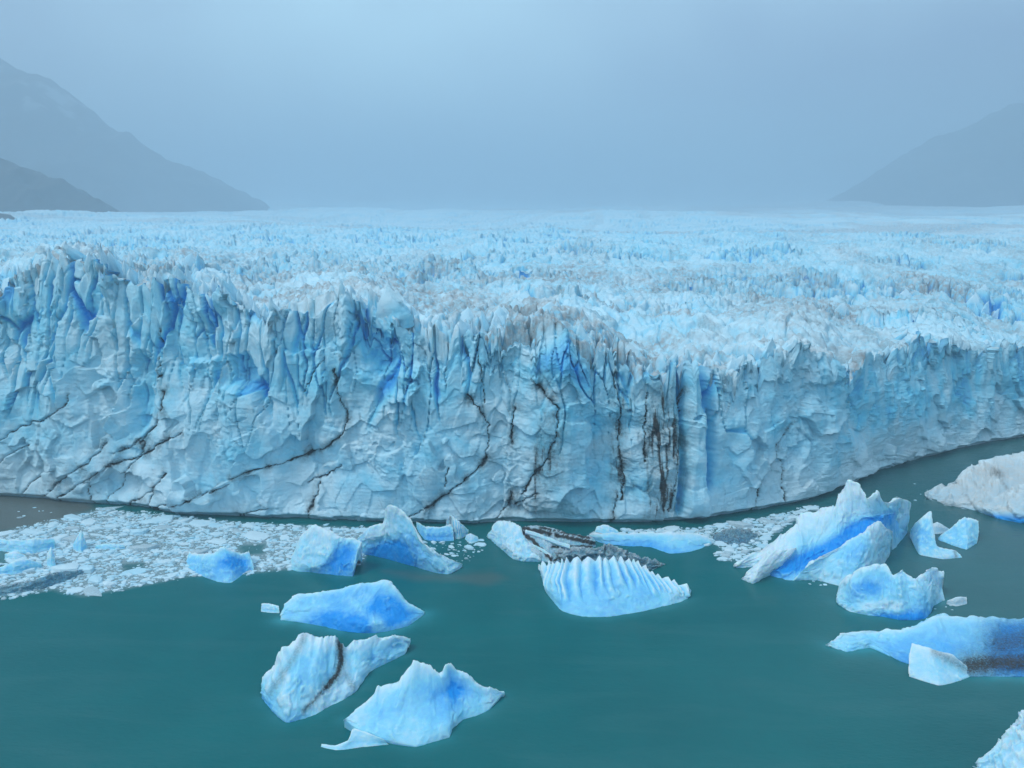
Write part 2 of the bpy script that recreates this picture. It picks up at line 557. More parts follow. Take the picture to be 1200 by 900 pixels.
for sc_, sd_, wid, amt in ((9.0, 75, 0.10, 1.0), (4.2, 175, 0.15, 0.8)):
    sv = s + 3.5 * fbm2(s / 19, zt / 36, 3, sd_ + 1) + 0.5 * perlin2(s / 3, zt / 7, sd_ + 2)
    f1, f2, cc, ox, oy = worley2(sv / sc_, zt / (sc_ * 7) + 3, sd_, 1.0)
    wcut = wid * (0.4 + 1.0 * rnd(cc, 14))
    sl = (1 - smooth(0.0, wcut, f2 - f1)) * (rnd(cc, 8) > 0.35 - 0.25 * left)
    top0 = 1 - (0.25 + 0.45 * rnd(cc, 9))
    sl = sl * smooth(top0, top0 + 0.2, U) * (0.3 + 0.7 * np.maximum(left, 0.6 * patch)) * (1 - 0.6 * right) * (0.7 + 0.3 * patch)
    slot = np.maximum(slot, sl * amt)
    disp = disp + ((rnd(cc, 15) - 0.5) * 1.1 + ox * (rnd(cc, 16) - 0.5) * 2.2) * (sc_ / 6) * (0.25 + 0.75 * topw) * (1 - 0.5 * right)
disp = disp - 3.0 * slot
k1 = facet(sw / 7, zt / 8, 76, 1.2); k2 = facet(sw / 3.0 + 0.55 * fbm2(s / 3, zt / 3, 2, 9), zt / 3.4 + 0.55 * fbm2(s / 3 + 5, zt / 3, 2, 19), 77, 1.3); k3 = facet(s / 1.2 + 0.5 * fbm2(s, zt, 2, 29), zt / 1.3 + 0.5 * fbm2(s + 5, zt, 2, 39), 78, 1.2)
fw = np.clip(smooth(-0.3, 0.4, fbm2(s / 24, zt / 18, 2, 79)) + 0.35 * right, 0, 1)
k0 = facet(sw / 16 + 0.35 * fbm2(s / 9, zt / 9, 2, 82), zt / 20 + 0.35 * fbm2(s / 9 + 7, zt / 9, 2, 83), 84, 1.5)
disp = disp + 1.9 * k0 + k1 * (0.55 + 0.5 * fw) + k2 * (0.06 + 0.30 * fw ** 1.5) + k3 * 0.12 * (0.15 + fw ** 1.5) + 0.07 * fbm2(s / 1.6, zt / 1.6, 3, 80)
disp = disp + 0.06 * perlin2(s / 14, zt * 1.5 + 0.5 * perlin2(s / 5, zt / 5, 12), 81)

blueW = np.zeros_like(disp); dirtW = np.zeros_like(disp); crustW = np.zeros_like(disp)
wob = 2.0 * fbm2(PX0 / 9, PY0 / 9, 3, 90)
wpx = PX0 + wob; wpy = PY0 + 2.0 * fbm2(PX0 / 9 + 40, PY0 / 9, 3, 91)
def zoomed(box, pts, sc=2.5):
    return [(box[0] + x / sc, box[1] + y / sc) for x, y in pts]
# fallen slab standing proud of the face, with the hollow behind it
slab = poly_in(wpx, wpy, [(219, 419), (262, 415), (268, 447), (300, 455), (312, 480), (326, 503), (336, 560), (300, 590), (215, 560), (222, 480)], 5)
disp = disp + 2.6 * slab * smooth(600, 470, PY0)
hol = poly_in(wpx, wpy, [(266, 412), (290, 412), (322, 470), (322, 500), (300, 458), (270, 448)], 5)
disp = disp - 2.4 * hol; blueW += 0.5 * hol * (0.6 + 0.8 * patch)
# concave fin
fin = poly_in(wpx, wpy, [(400, 336), (425, 345), (470, 385), (478, 430), (440, 440), (405, 400)], 14)
disp = disp - 3.4 * fin * smooth(398, 440, PX0); blueW += 0.35 * fin
finb = poly_in(wpx, wpy, [(398, 345), (404, 332), (414, 345), (412, 430), (398, 440)], 5)
disp = disp + 2.0 * finb
# bulging buttress with blue cap
but = poly_in(wpx, wpy, [(600, 430), (618, 395), (650, 380), (690, 405), (700, 470), (690, 610), (610, 610)], 30)
disp = disp + 3.6 * but
butb = poly_in(wpx, wpy, [(610, 425), (622, 395), (655, 382), (690, 402), (705, 440), (680, 452), (648, 440), (632, 455)], 16)
blueW += 0.35 * butb
# pillar and its clefts
pil = poly_in(PX0 + 0.3 * wob, PY0, [(802, 412), (822, 410), (826, 520), (836, 612), (795, 612), (803, 520)], 8)
disp = disp + 3.2 * pil
for pts, wd, dp in (([(828, 425), (833, 500), (830, 570)], 5, 4.5), ([(797, 430), (799, 520), (796, 600)], 4, 3.0)):
    q = np.exp(-(seg_dist(PX0 + 0.5 * wob, PY0, pts) / wd) ** 2)
    disp = disp - dp * q; blueW += 0.5 * q
cave = poly_in(wpx, wpy, [(140, 425), (160, 410), (180, 412), (185, 440), (172, 500), (150, 520), (142, 470)], 12)
disp = disp - 3.2 * cave; blueW += 0.25 * cave
# shear cracks filled with rock flour and grit
ZA, ZB, ZC = (0, 280), (380, 280), (780, 280)
CRK = [(ZA, [(125, 755), (200, 690), (265, 650), (315, 590)], 1.5), (ZA, [(160, 765), (250, 710), (330, 655), (400, 640), (470, 595), (540, 560)], 1.3),
       (ZA, [(480, 440), (480, 490), (440, 545), (405, 595)], 1.5), (ZA, [(470, 520), (420, 570), (380, 605), (330, 625)], 1.0), (ZA, [(415, 590), (400, 640), (355, 690)], 1.0),
       (ZA, [(260, 775), (255, 730), (270, 700)], 0.8), (ZA, [(295, 780), (340, 720), (345, 680)], 0.7), (ZA, [(355, 785), (410, 760), (450, 730), (490, 680)], 1.2),
       (ZA, [(420, 795), (450, 735)], 0.9), (ZA, [(430, 795), (480, 775), (550, 765), (640, 725), (680, 710)], 1.0), (ZA, [(685, 695), (730, 675), (850, 650), (950, 610), (1000, 570)], 1.2),
       (ZA, [(890, 830), (905, 790), (925, 740), (930, 710)], 1.3), (ZA, [(690, 812), (740, 797), (785, 790)], 1.0), (ZA, [(0, 590), (60, 545), (140, 520), (205, 480), (215, 440)], 0.9),
       (ZA, [(0, 655), (50, 615), (90, 600)], 0.8), (ZA, [(60, 755), (80, 715), (110, 690)], 0.7), (ZA, [(895, 440), (920, 380), (945, 340)], 0.7), (ZA, [(465, 250), (470, 350), (455, 420)], 0.8),
       (ZA, [(890, 720), (950, 695), (1000, 660)], 0.8),
       (ZB, [(250, 815), (320, 775), (400, 710), (465, 660), (480, 600), (480, 540), (450, 490), (420, 460)], 1.5), (ZB, [(500, 825), (540, 790), (550, 750)], 1.8),
       (ZB, [(580, 750), (610, 690), (650, 630), (675, 560), (680, 480), (640, 435), (605, 380)], 2.1), (ZB, [(560, 785), (620, 740)], 1.2),
       (ZB, [(870, 760), (878, 690), (865, 600), (872, 500), (850, 410)], 2.0), (ZB, [(845, 830), (860, 740)], 1.0), (ZB, [(940, 650), (938, 560), (945, 450)], 1.5),
       (ZB, [(1030, 800), (1040, 600), (1050, 430)], 1.6), (ZB, [(0, 610), (50, 570), (65, 520), (40, 450), (25, 380)], 1.1), (ZB, [(550, 600), (548, 540), (560, 490)], 1.3),
       (ZB, [(355, 720), (365, 660)], 0.7), (ZB, [(450, 340), (460, 420), (470, 480)], 0.7),
       (ZC, [(265, 810), (300, 700), (340, 600), (380, 540)], 1.0), (ZC, [(350, 780), (350, 650)], 0.9), (ZC, [(10, 800), (30, 650), (45, 520)], 1.5)]
sub = {}
for box, pts, wd in CRK:
    P_ = zoomed(box, pts)
    x0 = min(p[0] for p in P_) - 14; x1 = max(p[0] for p in P_) + 14
    cols = slice(int(np.searchsorted(cpx, x0)), int(np.searchsorted(cpx, x1)) + 1)
    d = seg_dist(wpx[:, cols], wpy[:, cols], P_)
    wv = 0.6 * wd * (0.55 + 1.3 * perlin2(PX0[:, cols] / 17, PY0[:, cols] / 17, 95) + 0.5 * perlin2(PX0[:, cols] / 3, PY0[:, cols] / 3, 96))
    q = np.exp(-(d / np.maximum(wv, 0.5)) ** 2)
    halo = np.exp(-(d / (wd * 5.0)) ** 1.4)
    disp[:, cols] -= 1.0 * np.exp(-(d / np.maximum(1.5 * wv, 0.9)) ** 2)
    dirtW[:, cols] = np.maximum(dirtW[:, cols], np.maximum(q * 1.1, (0.62 * halo * smooth(-0.2, 0.4, perlin2(PX0[:, cols] / 16, PY0[:, cols] / 22, 98)) + 0.1 * halo) * (wd > 0.9)))
# grit washed down the face in streaks
for poly, soft, amt in (([(750, 440), (800, 438), (802, 612), (748, 612)], 14, 0.72), ([(716, 470), (738, 450), (738, 575), (712, 570)], 8, 0.62), ([(632, 470), (656, 470), (662, 560), (620, 600), (612, 560)], 9, 0.6),
                        ([(590, 590), (640, 560), (650, 612), (585, 612)], 12, 0.4), ([(690, 510), (740, 500), (740, 540), (690, 545)], 10, 0.32), ([(985 - 640, 0), (986 - 640, 0), (986 - 640, 1)], 1, 0)):
    q = poly_in(wpx, wpy, poly, soft)
    st = smooth(-0.15, 0.55, fbm2(PX0 / 5.0, PY0 / 60, 3, 97))
    dirtW = np.maximum(dirtW, q * amt * (0.5 + 0.62 * st))
# dense blue ice where slabs have broken away, pale crust on the old surface
blueW += 0.19 + 0.20 * fbm2(s / 22, zt / 16, 3, 101) + 0.10 * fbm2(s / 5, zt / 4, 3, 102) + 0.85 * slot + 0.06 * topw - 0.10 * smooth(0.3, 0.0, U)
blueW += (0.16 + 0.22 * fbm2(s / 5, zt / 26, 3, 108)) * smooth(880, 1010, PX0) * smooth(0.2, 0.55, U)
crustW += np.clip(0.25 + 0.5 * fbm2(s / 10, zt / 7, 3, 103), 0, 1) * 0.5
crustW += 0.55 * right * smooth(0.45, 0.1, U + 0.12 * fbm2(s / 12, zt / 12, 2, 104))
crustW += 0.35 * smooth(0.8, 1.0, U)
crustW += 0.25 * smooth(0.35, 0.05, U + 0.15 * fbm2(s / 12, zt / 12, 2, 105))
disp = disp * (0.35 + 0.65 * smooth(0.0, 0.10, U))
disp = disp - 2.2 * smooth(1.6 + 0.5 * fbm2(s / 8, 0 * zt, 2, 106), 0.3, zt)
# at the crest the face follows the crevassed surface
wtop = smooth(0.5, 1.0, U) ** 2
X[:NW] = bx + NRM[None, :, 0] * disp
Y[:NW] = by + NRM[None, :, 1] * disp
Z[:NW] = zt + (F0[None, :] * 0.8) * wtop - 1.2 * (1 - smooth(0, 0.02, U))
endisp = disp[-1]
blend = np.exp(-DD / 4.0)[:, None]
X[NW:] = tx + NRM[None, :, 0] * endisp[None, :] * blend + (CRP[:, 0] - CRS[:, 0])[None, :] * blend
Y[NW:] = ty + NRM[None, :, 1] * endisp[None, :] * blend + (CRP[:, 1] - CRS[:, 1])[None, :] * blend
Z[NW:] = ztop - 0.2 * F0[None, :] * blend
P = np.stack([X, Y, Z], -1)

# surface colour of the upper field
dsm = DD[:, None]
smR = smooth(0, 70, tx - 430 - 40 * fbm2(tx / 200, ty / 200, 2, 112))
blueT = 0.08 + 0.95 * CV ** 1.4 * (1 - 0.5 * smooth(600, 1800, rr)) + 0.12 * fbm2(tx / 60, ty / 60, 3, 111) + 0.12 * smooth(200, 450, rr) * (1 - smR) * (1 - 0.6 * smooth(900, 1800, rr))
dustT = 0.85 * smooth(-0.25, 0.55, fbm2(tx / 55, ty / 45, 3, 113) + 0.1) * (1 - smooth(150, 450, dsm)) + 0.10
dustT = dustT + 0.5 * smR * smooth(-0.2, 0.4, fbm2(tx / 60, ty / 400, 3, 117))
band = smooth(0.05, 0.5, fbm2((tx * 0.25 + ty) / 420, (tx - 0.1 * ty) / 2600, 3, 115)) * smooth(700, 1100, rr)
dustT = dustT + 0.8 * band + 0.35 * smooth(0.1, 0.5, fbm2((tx - 0.15 * ty) / 45, ty / 500, 3, 118))
dirtT = 0.30 * smooth(0.25, 0.7, fbm2(tx / 14, ty / 9, 3, 114)) * (1 - smooth(200, 500, dsm))
crustT = 0.35 + 0.4 * fbm2(tx / 18, ty / 18, 3, 116)
BL = np.concatenate([blueW, blueT]); DI = np.concatenate([dirtW, dirtT]); CR_ = np.concatenate([crustW, crustT])
DU = np.concatenate([0.04 + 0.14 * smooth(0.1, 0.7, fbm2(s / 16, zt / 12, 3, 107)) * np.ones_like(blueW), dustT])
ATT = np.clip(np.stack([BL, DI, CR_, DU], -1), 0, 1)

glacier = empty('glacier', (0, 0, 0), kind='structure', label='broad crevassed glacier ending in a blue ice cliff above the lake', category='glacier')
def part_rows(name, r0, r1, c0=0, c1=NC):
    nv, nu = r1 - r0, c1 - c0
    me = mesh_from(name, P[r0:r1, c0:c1], quads=grid_quads(nv, nu))
    set_attr(me, 'ice', ATT[r0:r1, c0:c1])
    return link(name, me, M_GLACIER, glacier)
part_rows('ice_cliff', 0, NW)
part_rows('crevasse_field', NW - 1, NW + NT)
print('glacier rows', NW, NT, 'tris', 2 * (NW + NT) * NC)

# --- free standing seracs along the crest
def serac_mesh(i, tuck=2.6):
    r = np.random.RandomState(500 + i)
    nt_, nh = 22, 16
    th = np.linspace(0, 2 * math.pi, nt_, endpoint=False)[None, :]
    h = np.linspace(0, 1, nh)[:, None]
    pk = r.uniform(1.6, 3.2)
    rad = (1 - h ** pk) ** 0.8 * (1 - 0.30 * h) + 0.015
    rad = rad * (1 + 0.30 * facet(th * 1.5 + 3 * i, h * 2.4 + 5, 510 + i, 1.2)) * (1 + 0.10 * perlin2(th * 3, h * 9, 520 + i))
    ex = np.sign(np.cos(th)) * np.abs(np.cos(th)) ** 0.75; ey = np.sign(np.sin(th)) * np.abs(np.sin(th)) ** 0.75
    x = ex * rad + r.uniform(-.35, .35) * h ** 1.4
    y = ey * rad + r.uniform(0, .5) * h ** 1.5 + tuck * (1 - h) ** 1.6
    z = h + 0 * th + 0.10 * h * ex * r.uniform(-1, 1)
    V = np.stack([x, y, z], -1)
    V = np.concatenate([V, V[:, :1]], 1)
    me = mesh_from('serac', V, quads=grid_quads(nh, nt_ + 1))
    bl = 0.42 - 0.30 * h + 0.25 * fbm2(V[..., 0] * 1.2 + i, V[..., 2] * 2, 2, 530)
    set_attr(me, 'ice', np.clip(np.stack([bl, 0 * bl, 0.25 + 0.5 * h + 0 * bl], -1), 0, 1))
    me.materials.append(M_GLACIER)
    return me
SER = [serac_mesh(i) for i in range(14)]
rs = np.random.RandomState(3)
spots = [(px_, 1.0) for px_ in np.arange(-140, 400, 9.5)] + [(px_, 0.55) for px_ in np.arange(400, 800, 17)] + [(px_, 0.55) for px_ in np.arange(800, 1345, 13)]
for px_, H_, wd in ((404, 17, 3.0), (95, 14, 2.8), (60, 12, 2.4), (205, 13, 2.2), (232, 12, 2.3), (262, 12, 2.2), (375, 11, 2.0), (812, 14, 2.0), (648, 10, 3.6), (930, 9, 2.6), (1088, 10, 3.2)):
    c = int(np.searchsorted(cpx, px_))
    p = CRP[c] - np.append(NRM[c], 0) * 1.6
    o = bpy.data.objects.new('serac', SER[rs.randint(len(SER))])
    COL.objects.link(o)
    o.parent = glacier
    o.location = (p[0], p[1], p[2] + 1.2 - H_)
    o.rotation_euler = (0, rs.uniform(-.05, .05), math.atan2(tan[c, 1], tan[c, 0]) + rs.uniform(-.2, .2))
    o.scale = (wd, wd * 1.6, H_)
for px_, big in spots:
    px_ += rs.uniform(-4, 4)
    c = int(np.clip(np.searchsorted(cpx, px_), 0, NC - 1))
    H_ = (7 + 9 * rs.uniform() ** 1.5) * big
    wd = H_ * rs.uniform(.16, .26)
    back = rs.uniform(0.8, 5.0)
    p = P[NW - 1, c] - np.append(NRM[c], 0) * back
    o = bpy.data.objects.new('serac', SER[rs.randint(len(SER))])
    COL.objects.link(o)
    o.parent = glacier
    o.location = (p[0], p[1], p[2] - H_ * rs.uniform(.68, .88))
    o.rotation_euler = (rs.uniform(-.06, .06), rs.uniform(-.08, .08), math.atan2(tan[c, 1], tan[c, 0]) + rs.uniform(-.3, .3))
    o.scale = (wd, wd * rs.uniform(1.2, 2.0), H_)

# --- blades and blocks standing in the crevasse field behind the crest
FIN = [serac_mesh(40 + i, 0.0) for i in range(14)]
n_fin = 0
while n_fin < 165:
    c = rs.randint(10, NC - 10)
    row = int(np.searchsorted(DD, 4 + 190 * rs.uniform() ** 1.6))
    if RG[row, c] < rs.uniform(0.1, 0.75):
        continue
    H_ = rs.uniform(4.5, 9.0) * (0.8 + 0.5 * RG[row, c])
    wd = H_ * rs.uniform(.22, .4)
    p = P[NW + row, c]
    o = bpy.data.objects.new('serac', FIN[rs.randint(len(FIN))])
    COL.objects.link(o)
    o.parent = glacier
    o.location = (p[0], p[1], p[2] - H_ * rs.uniform(.5, .72))
    o.rotation_euler = (rs.uniform(-.2, .2), rs.uniform(-.25, .25), rs.uniform(-.7, .7))
    o.scale = (wd * rs.uniform(1.0, 1.9), wd * rs.uniform(.45, .8), H_)
    n_fin += 1

# ------------------------------------------------------------------ mountains
def mountain(name, ridge, dist, depth, label, seed, snow=False):
    """a ridge whose skyline passes the listed bearings; slopes fall towards the glacier and away"""
    pts = np.array(ridge, float)
    n, m = 260, 130
    px = np.linspace(pts[0, 0], pts[-1, 0], n)
    py = np.interp(px, pts[:, 0], pts[:, 1])
    d = ray(px, py)
    dist_ = np.interp(px, [pts[0, 0], pts[-1, 0]], dist)
    t = dist_ / d[:, 1]
    R = np.array([0, 0, CAM_H]) + d * t[:, None]
    v = np.linspace(-1, 1, m)[:, None]
    prof = np.where(v < 0, 1 - np.abs(v) ** 1.15, 1 - np.abs(v) ** 1.2)
    gx = R[None, :, 0] + v * 0 + 0.0 * v
    gy = R[None, :, 1] + v * depth
    hz = np.maximum(R[None, :, 2], 0) * prof
    nz = ridged2(gx / 700, gy / 900, 5, seed) - 0.55
    hz = hz * (1 + 0.45 * nz * (1 - prof) ** 0.5) + 40 * (ridged2(gx / 190, gy / 260, 4, seed + 5) - 0.5) * np.clip(hz / 150, 0, 1) - 2
    V = np.stack([gx + 0 * hz, gy + 0 * hz, np.maximum(hz, -1.5)], -1)
    me = mesh_from(name, V, quads=grid_quads(m, n))
    sn = smooth(0.15, 0.5, fbm2(gx / 60, gy / 140, 5, seed + 9)) * smooth(380, 560, hz) * (0.45 if snow else 0.0)
    set_attr(me, 'ice', np.stack([sn, 0 * sn, 0 * sn], -1))
    return link(name, me, M_ROCK, None, kind='structure', label=label)
mountain('mountain', [(-520, 70), (-300, 40), (-120, 45), (-40, 58), (0, 70), (28, 84), (60, 95), (90, 122), (125, 152), (150, 158), (175, 178), (215, 196), (250, 208), (278, 222), (300, 238), (330, 262)],
         (3000, 3500), 1200, 'tall dark rocky mountain slope with snow traces fading into the fog', 201, True)
mountain('mountain_spur', [(-420, 130), (-200, 140), (-60, 165), (0, 182), (30, 192), (50, 205), (75, 218), (95, 232), (130, 246), (160, 262)],
         (1500, 1700), 420, 'low dark rocky spur below the tall mountain slope', 211)
mountain('mountain_foot', [(-300, 225), (-60, 236), (0, 241), (15, 247), (40, 258)], (1150, 1200), 110, 'small black rock knoll beside the white edge of the glacier', 215)
mountain('mountain_shoulder', [(940, 268), (975, 246), (1010, 218), (1050, 190), (1100, 162), (1150, 140), (1180, 126), (1230, 116), (1330, 100), (1500, 90), (1700, 100)],
         (4100, 3700), 1300, 'smooth rounded mountain shoulder sinking behind the glacier in fog', 221)

# ------------------------------------------------------------------ icebergs (lofted through measured sections)
def catmull(Pc, n, axis):
    """Catmull-Rom resampling of control points along an axis"""
    Pc = np.moveaxis(Pc, axis, 0)
    k = len(Pc)
    t = np.linspace(0, k - 1, n)
    i = np.clip(np.floor(t).astype(int), 0, k - 2)
    f = (t - i).reshape(-1, *([1] * (Pc.ndim - 1)))
    p0 = Pc[np.clip(i - 1, 0, k - 1)]; p1 = Pc[i]; p2 = Pc[i + 1]; p3 = Pc[np.clip(i + 2, 0, k - 1)]
    m1 = (p2 - p0) * 0.27; m2 = (p3 - p1) * 0.27
    f2, f3 = f * f, f * f * f
    out = (2 * f3 - 3 * f2 + 1) * p1 + (f3 - 2 * f2 + f) * m1 + (-2 * f3 + 3 * f2) * p2 + (f3 - f2) * m2
    return np.moveaxis(out, 0, axis)

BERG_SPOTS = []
def loft(name, box, sc, stations, parent=None, back=5.0, nu=150, nv=90, seed=1, amp=0.18, mat=None, dirt=0.0, streaks=(), ribs=None,
         under=1.2, rag=0.25, blue_add=0.0, hard=0.42, shelf=0.0, **props):
    k = len(stations)
    np_ = 4
    C = np.zeros((np_ + 3, k, 4))
    for j, st in enumerate(stations):
        pts = []
        if len(st) == 2:                                  # front and crest only
            (fx, fy, *fb), (cx, cy, cz, *cb) = st
            fb = fb[0] if fb else 0.2; cb = cb[0] if cb else 0.1
            fz = 0.0
            st4 = [(fx, fy, fz, fb), (fx * .75 + cx * .25, fy * .72 + cy * .28, cz * .28, fb * .8 + cb * .2), (fx * .4 + cx * .6, fy * .38 + cy * .62, cz * .66, fb * .4 + cb * .6), (cx, cy, cz, cb)]
        else:
            st4 = []
            for q, p in enumerate(st):
                if q == 0 and len(p) == 2: p = (*p, 0.0, 0.2)
                if q == 0 and len(p) == 3: p = (p[0], p[1], 0.0, p[2])
                if len(p) == 3: p = (*p, 0.12)
                st4.append(p)
        for (x, y, z, b_) in st4:
            w_ = at(box[0] + x / sc, box[1] + y / sc, z)
            pts.append((*w_, b_))
        pts = np.array(pts)
        for q in range(1, 4):                             # each higher point stands no nearer than the one below it, less a little overhang
            pts[q, 1] = max(pts[q, 1], pts[q - 1, 1] - 0.8)
        aw = pts[3, :2] / np.linalg.norm(pts[3, :2])
        C[0, j] = (*(pts[0, :2] + aw * 0.5), pts[0, 2] - under, pts[0, 3])
        C[1:5, j] = pts
        hgt = max(pts[3, 2], 0.3)
        bk = min(back, hgt * 0.9 + 0.4)
        C[5, j] = (*(pts[3, :2] + aw * bk * 0.45), hgt * 0.55, pts[3, 3])
        C[6, j] = (*(pts[3, :2] + aw * bk), -under, 0.4)
    D = catmull(catmull(C, nu, 1), nv, 0)
    # closed ends
    def cap(e):
        c = D[:, e].mean(0)
        return np.stack([D[:, e] * (1 - f) + c * f for f in (0.35, 0.7, 1.0)], 1)
    D = np.concatenate([cap(0)[:, ::-1], D, cap(-1)], 1)
    nu2 = D.shape[1]
    Q = D[..., :3].copy()
    du = np.gradient(Q, axis=1); dv = np.gradient(Q, axis=0)
    N = np.cross(du, dv); N /= np.linalg.norm(N, axis=-1)[..., None] + 1e-9
    v = np.linspace(0, 6, nv)[:, None] + 0 * np.arange(nu2)[None, :]
    u = np.linspace(0, k - 1, nu2)[None, :] + 0 * v
    crestw = np.exp(-((v - 4.0) / 0.28) ** 2)
    size = max(2.0, np.ptp(Q[..., 0]))
    q1 = fbm3(Q / (size * 0.16) + seed * 7.3, 3, seed)
    q2 = fbm3(Q / (size * 0.045) + seed * 3.1, 2, seed + 5)
    a_ = amp * size * 0.12
    dsp = a_ * q1 + a_ * 0.35 * q2
    # scalloped, bitten-off planes
    fc = facet(u * 1.1 + 0.7 * q1, v * 0.9 + 0.7 * q2, seed + 9, 1.2) + 0.4 * facet(u * 3.1 + 0.8 * q1, v * 2.3 + 0.8 * q2, seed + 19, 1.2)
    dsp = dsp + hard * a_ * fc
    blue = D[..., 3] * 1.15 + blue_add + 0.2
    if ribs:
        cnt, ra, v0, v1 = ribs
        rr_ = np.random.RandomState(seed)
        edges = np.concatenate([[0], np.cumsum(rr_.uniform(0.45, 1.7, cnt))]); edges *= (k - 1) / edges[-1]
        uu = u + 0.06 * (v - 3) + 0.16 * q1 + 0.05 * q2
        ph = np.interp(uu, edges, np.arange(cnt + 1))
        ib = np.clip(np.floor(ph).astype(int), 0, cnt - 1)
        tri = np.abs((ph % 1.0) - 0.5) * 2
        vs = v0 + 0.9 * (rnd(ib, seed, 6) - 0.4)
        rw = smooth(vs, vs + 0.8, v) * (1 - smooth(v1, v1 + 0.5, v)) * (0.35 + 0.9 * rnd(ib, seed, 7))
        dsp = dsp + ra * (0.5 - tri ** 1.3) * rw
        blue = blue + 0.55 * (tri - 0.55) * rw
        Q[..., 2] += rw * crestw * ra * (0.5 - tri) * 0.9
    Q = Q + N * dsp[..., None] * smooth(0.6, 1.4, v)[..., None]
    # ragged crest
    Q[..., 2] += crestw * rag * (fbm2(u * 1.25 + seed, 0 * v, 4, seed + 3, 0.5)) * np.clip(D[..., 2] / 3.0, 0.1, 1.2)
    px, py = proj(Q)
    di = np.full(Q.shape[:2], float(dirt))
    for pts, wd, amt in streaks:
        pp = [(box[0] + x / sc, box[1] + y / sc) for x, y in pts]
        jx = px + 1.2 * fbm2(px / 5, py / 5, 2, seed + 21); jy = py + 1.2 * fbm2(px / 5 + 9, py / 5, 2, seed + 22)
        d = seg_dist(jx, jy, pp) * sc
        di = np.maximum(di, amt * np.exp(-(d / wd) ** 2))
    # thin weathered edges are white, the clear flanks blue
    Lp = Q - box_blur2(Q, 3)
    du = np.gradient(Q, axis=1); dv = np.gradient(Q, axis=0)
    N = np.cross(du, dv); N /= np.linalg.norm(N, axis=-1)[..., None] + 1e-9
    conv = np.clip((Lp * N).sum(-1) / (size * 0.012), -1, 1)
    blue = blue + 0.15 * fbm3(Q * np.array([1.0, 1.0, 2.2]) / (size * 0.13) + 50, 4, seed + 40) - 0.25 * np.maximum(conv, 0) - 0.25 * crestw
    crust = np.clip(0.15 + 0.45 * np.maximum(conv, 0) + 0.4 * crestw + 0.25 * q1, 0, 1)
    me = mesh_from(name, Q, quads=grid_quads(nv, nu2))
    set_attr(me, 'ice', np.clip(np.stack([blue, di, crust], -1), 0, 1))
    fr = at(np.array([box[0] + st[0][0] / sc for st in stations]), np.array([box[1] + st[0][1] / sc for st in stations]), 0.0)
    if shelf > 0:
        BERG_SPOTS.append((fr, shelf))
    return link(name, me, mat or M_BERG, parent, **props)

Z1, Z2, Z3, Z4, Z5, Z6 = (320, 570), (290, 670), (550, 590), (850, 550), (820, 540), (0, 570)
CAT = 'iceberg'
loft('iceberg', Z1, 5, [
    [(105, 488, .2), (108, 470, .5), (110, 440, 1.2), (115, 400, 2)],
    [(150, 498, .2), (150, 440, 2), (150, 360, 4.2), (170, 285, 6)],
    [(205, 502, .3), (215, 470, 1.5, .2), (235, 350, 5.2, .1), (250, 228, 9, 0.05)],
    [(290, 512, .6), (300, 450, 2.5, .4), (330, 370, 5, .1), (330, 255, 8.5, .05)],
    [(370, 520, .6), (370, 450, 2.2, .8), (375, 370, 5, .6), (400, 292, 7.5, .05)],
    [(430, 525, .5), (430, 450, 2.6, .7), (440, 370, 5, .7), (460, 308, 6.8, .1)],
    [(465, 528, .4), (478, 460, 2.5, .5), (490, 390, 4.6, .5), (520, 322, 6.5, .1)]], seed=3, shelf=.3,
    label='wedge shaped iceberg with a white back and a hollow blue flank beside hooked peak', category=CAT)
loft('iceberg', Z1, 5, [
    [(480, 392, .1), (482, 370, 1, .1), (485, 340, 2.5, .1), (490, 300, 4, .1)],
    [(540, 398, .5), (530, 355, 2, .2), (545, 310, 4.5, .05), (570, 240, 7)],
    [(600, 408, .9), (610, 350, 3, .6), (630, 302, 5.5, .05), (640, 210, 8.5, .05)],
    [(680, 428, .95), (680, 350, 4, .7), (680, 270, 7, .1), (672, 115, 13, .05)],
    [(760, 450, .9), (760, 370, 4, .8), (750, 270, 7.5, .25), (745, 135, 12.5, .05)],
    [(830, 470, .6), (820, 390, 3.5, .6), (815, 300, 7, .4), (810, 200, 10.5, .1)],
    [(890, 488, .4), (880, 420, 3, .4), (870, 360, 5, .35), (872, 318, 7, .2)],
    [(960, 508, .3), (950, 460, 2, .3), (945, 420, 3.5, .2), (945, 388, 4.5, .1)],
    [(1030, 514, .2), (1035, 490, .8), (1030, 455, 2), (1020, 418, 3)],
    [(1090, 485, .1), (1095, 475, .3), (1100, 465, .6), (1110, 455, 1)]], seed=5, shelf=.3,
    label='blue iceberg with a hooked peak and a long tail sloping into the water', category=CAT)
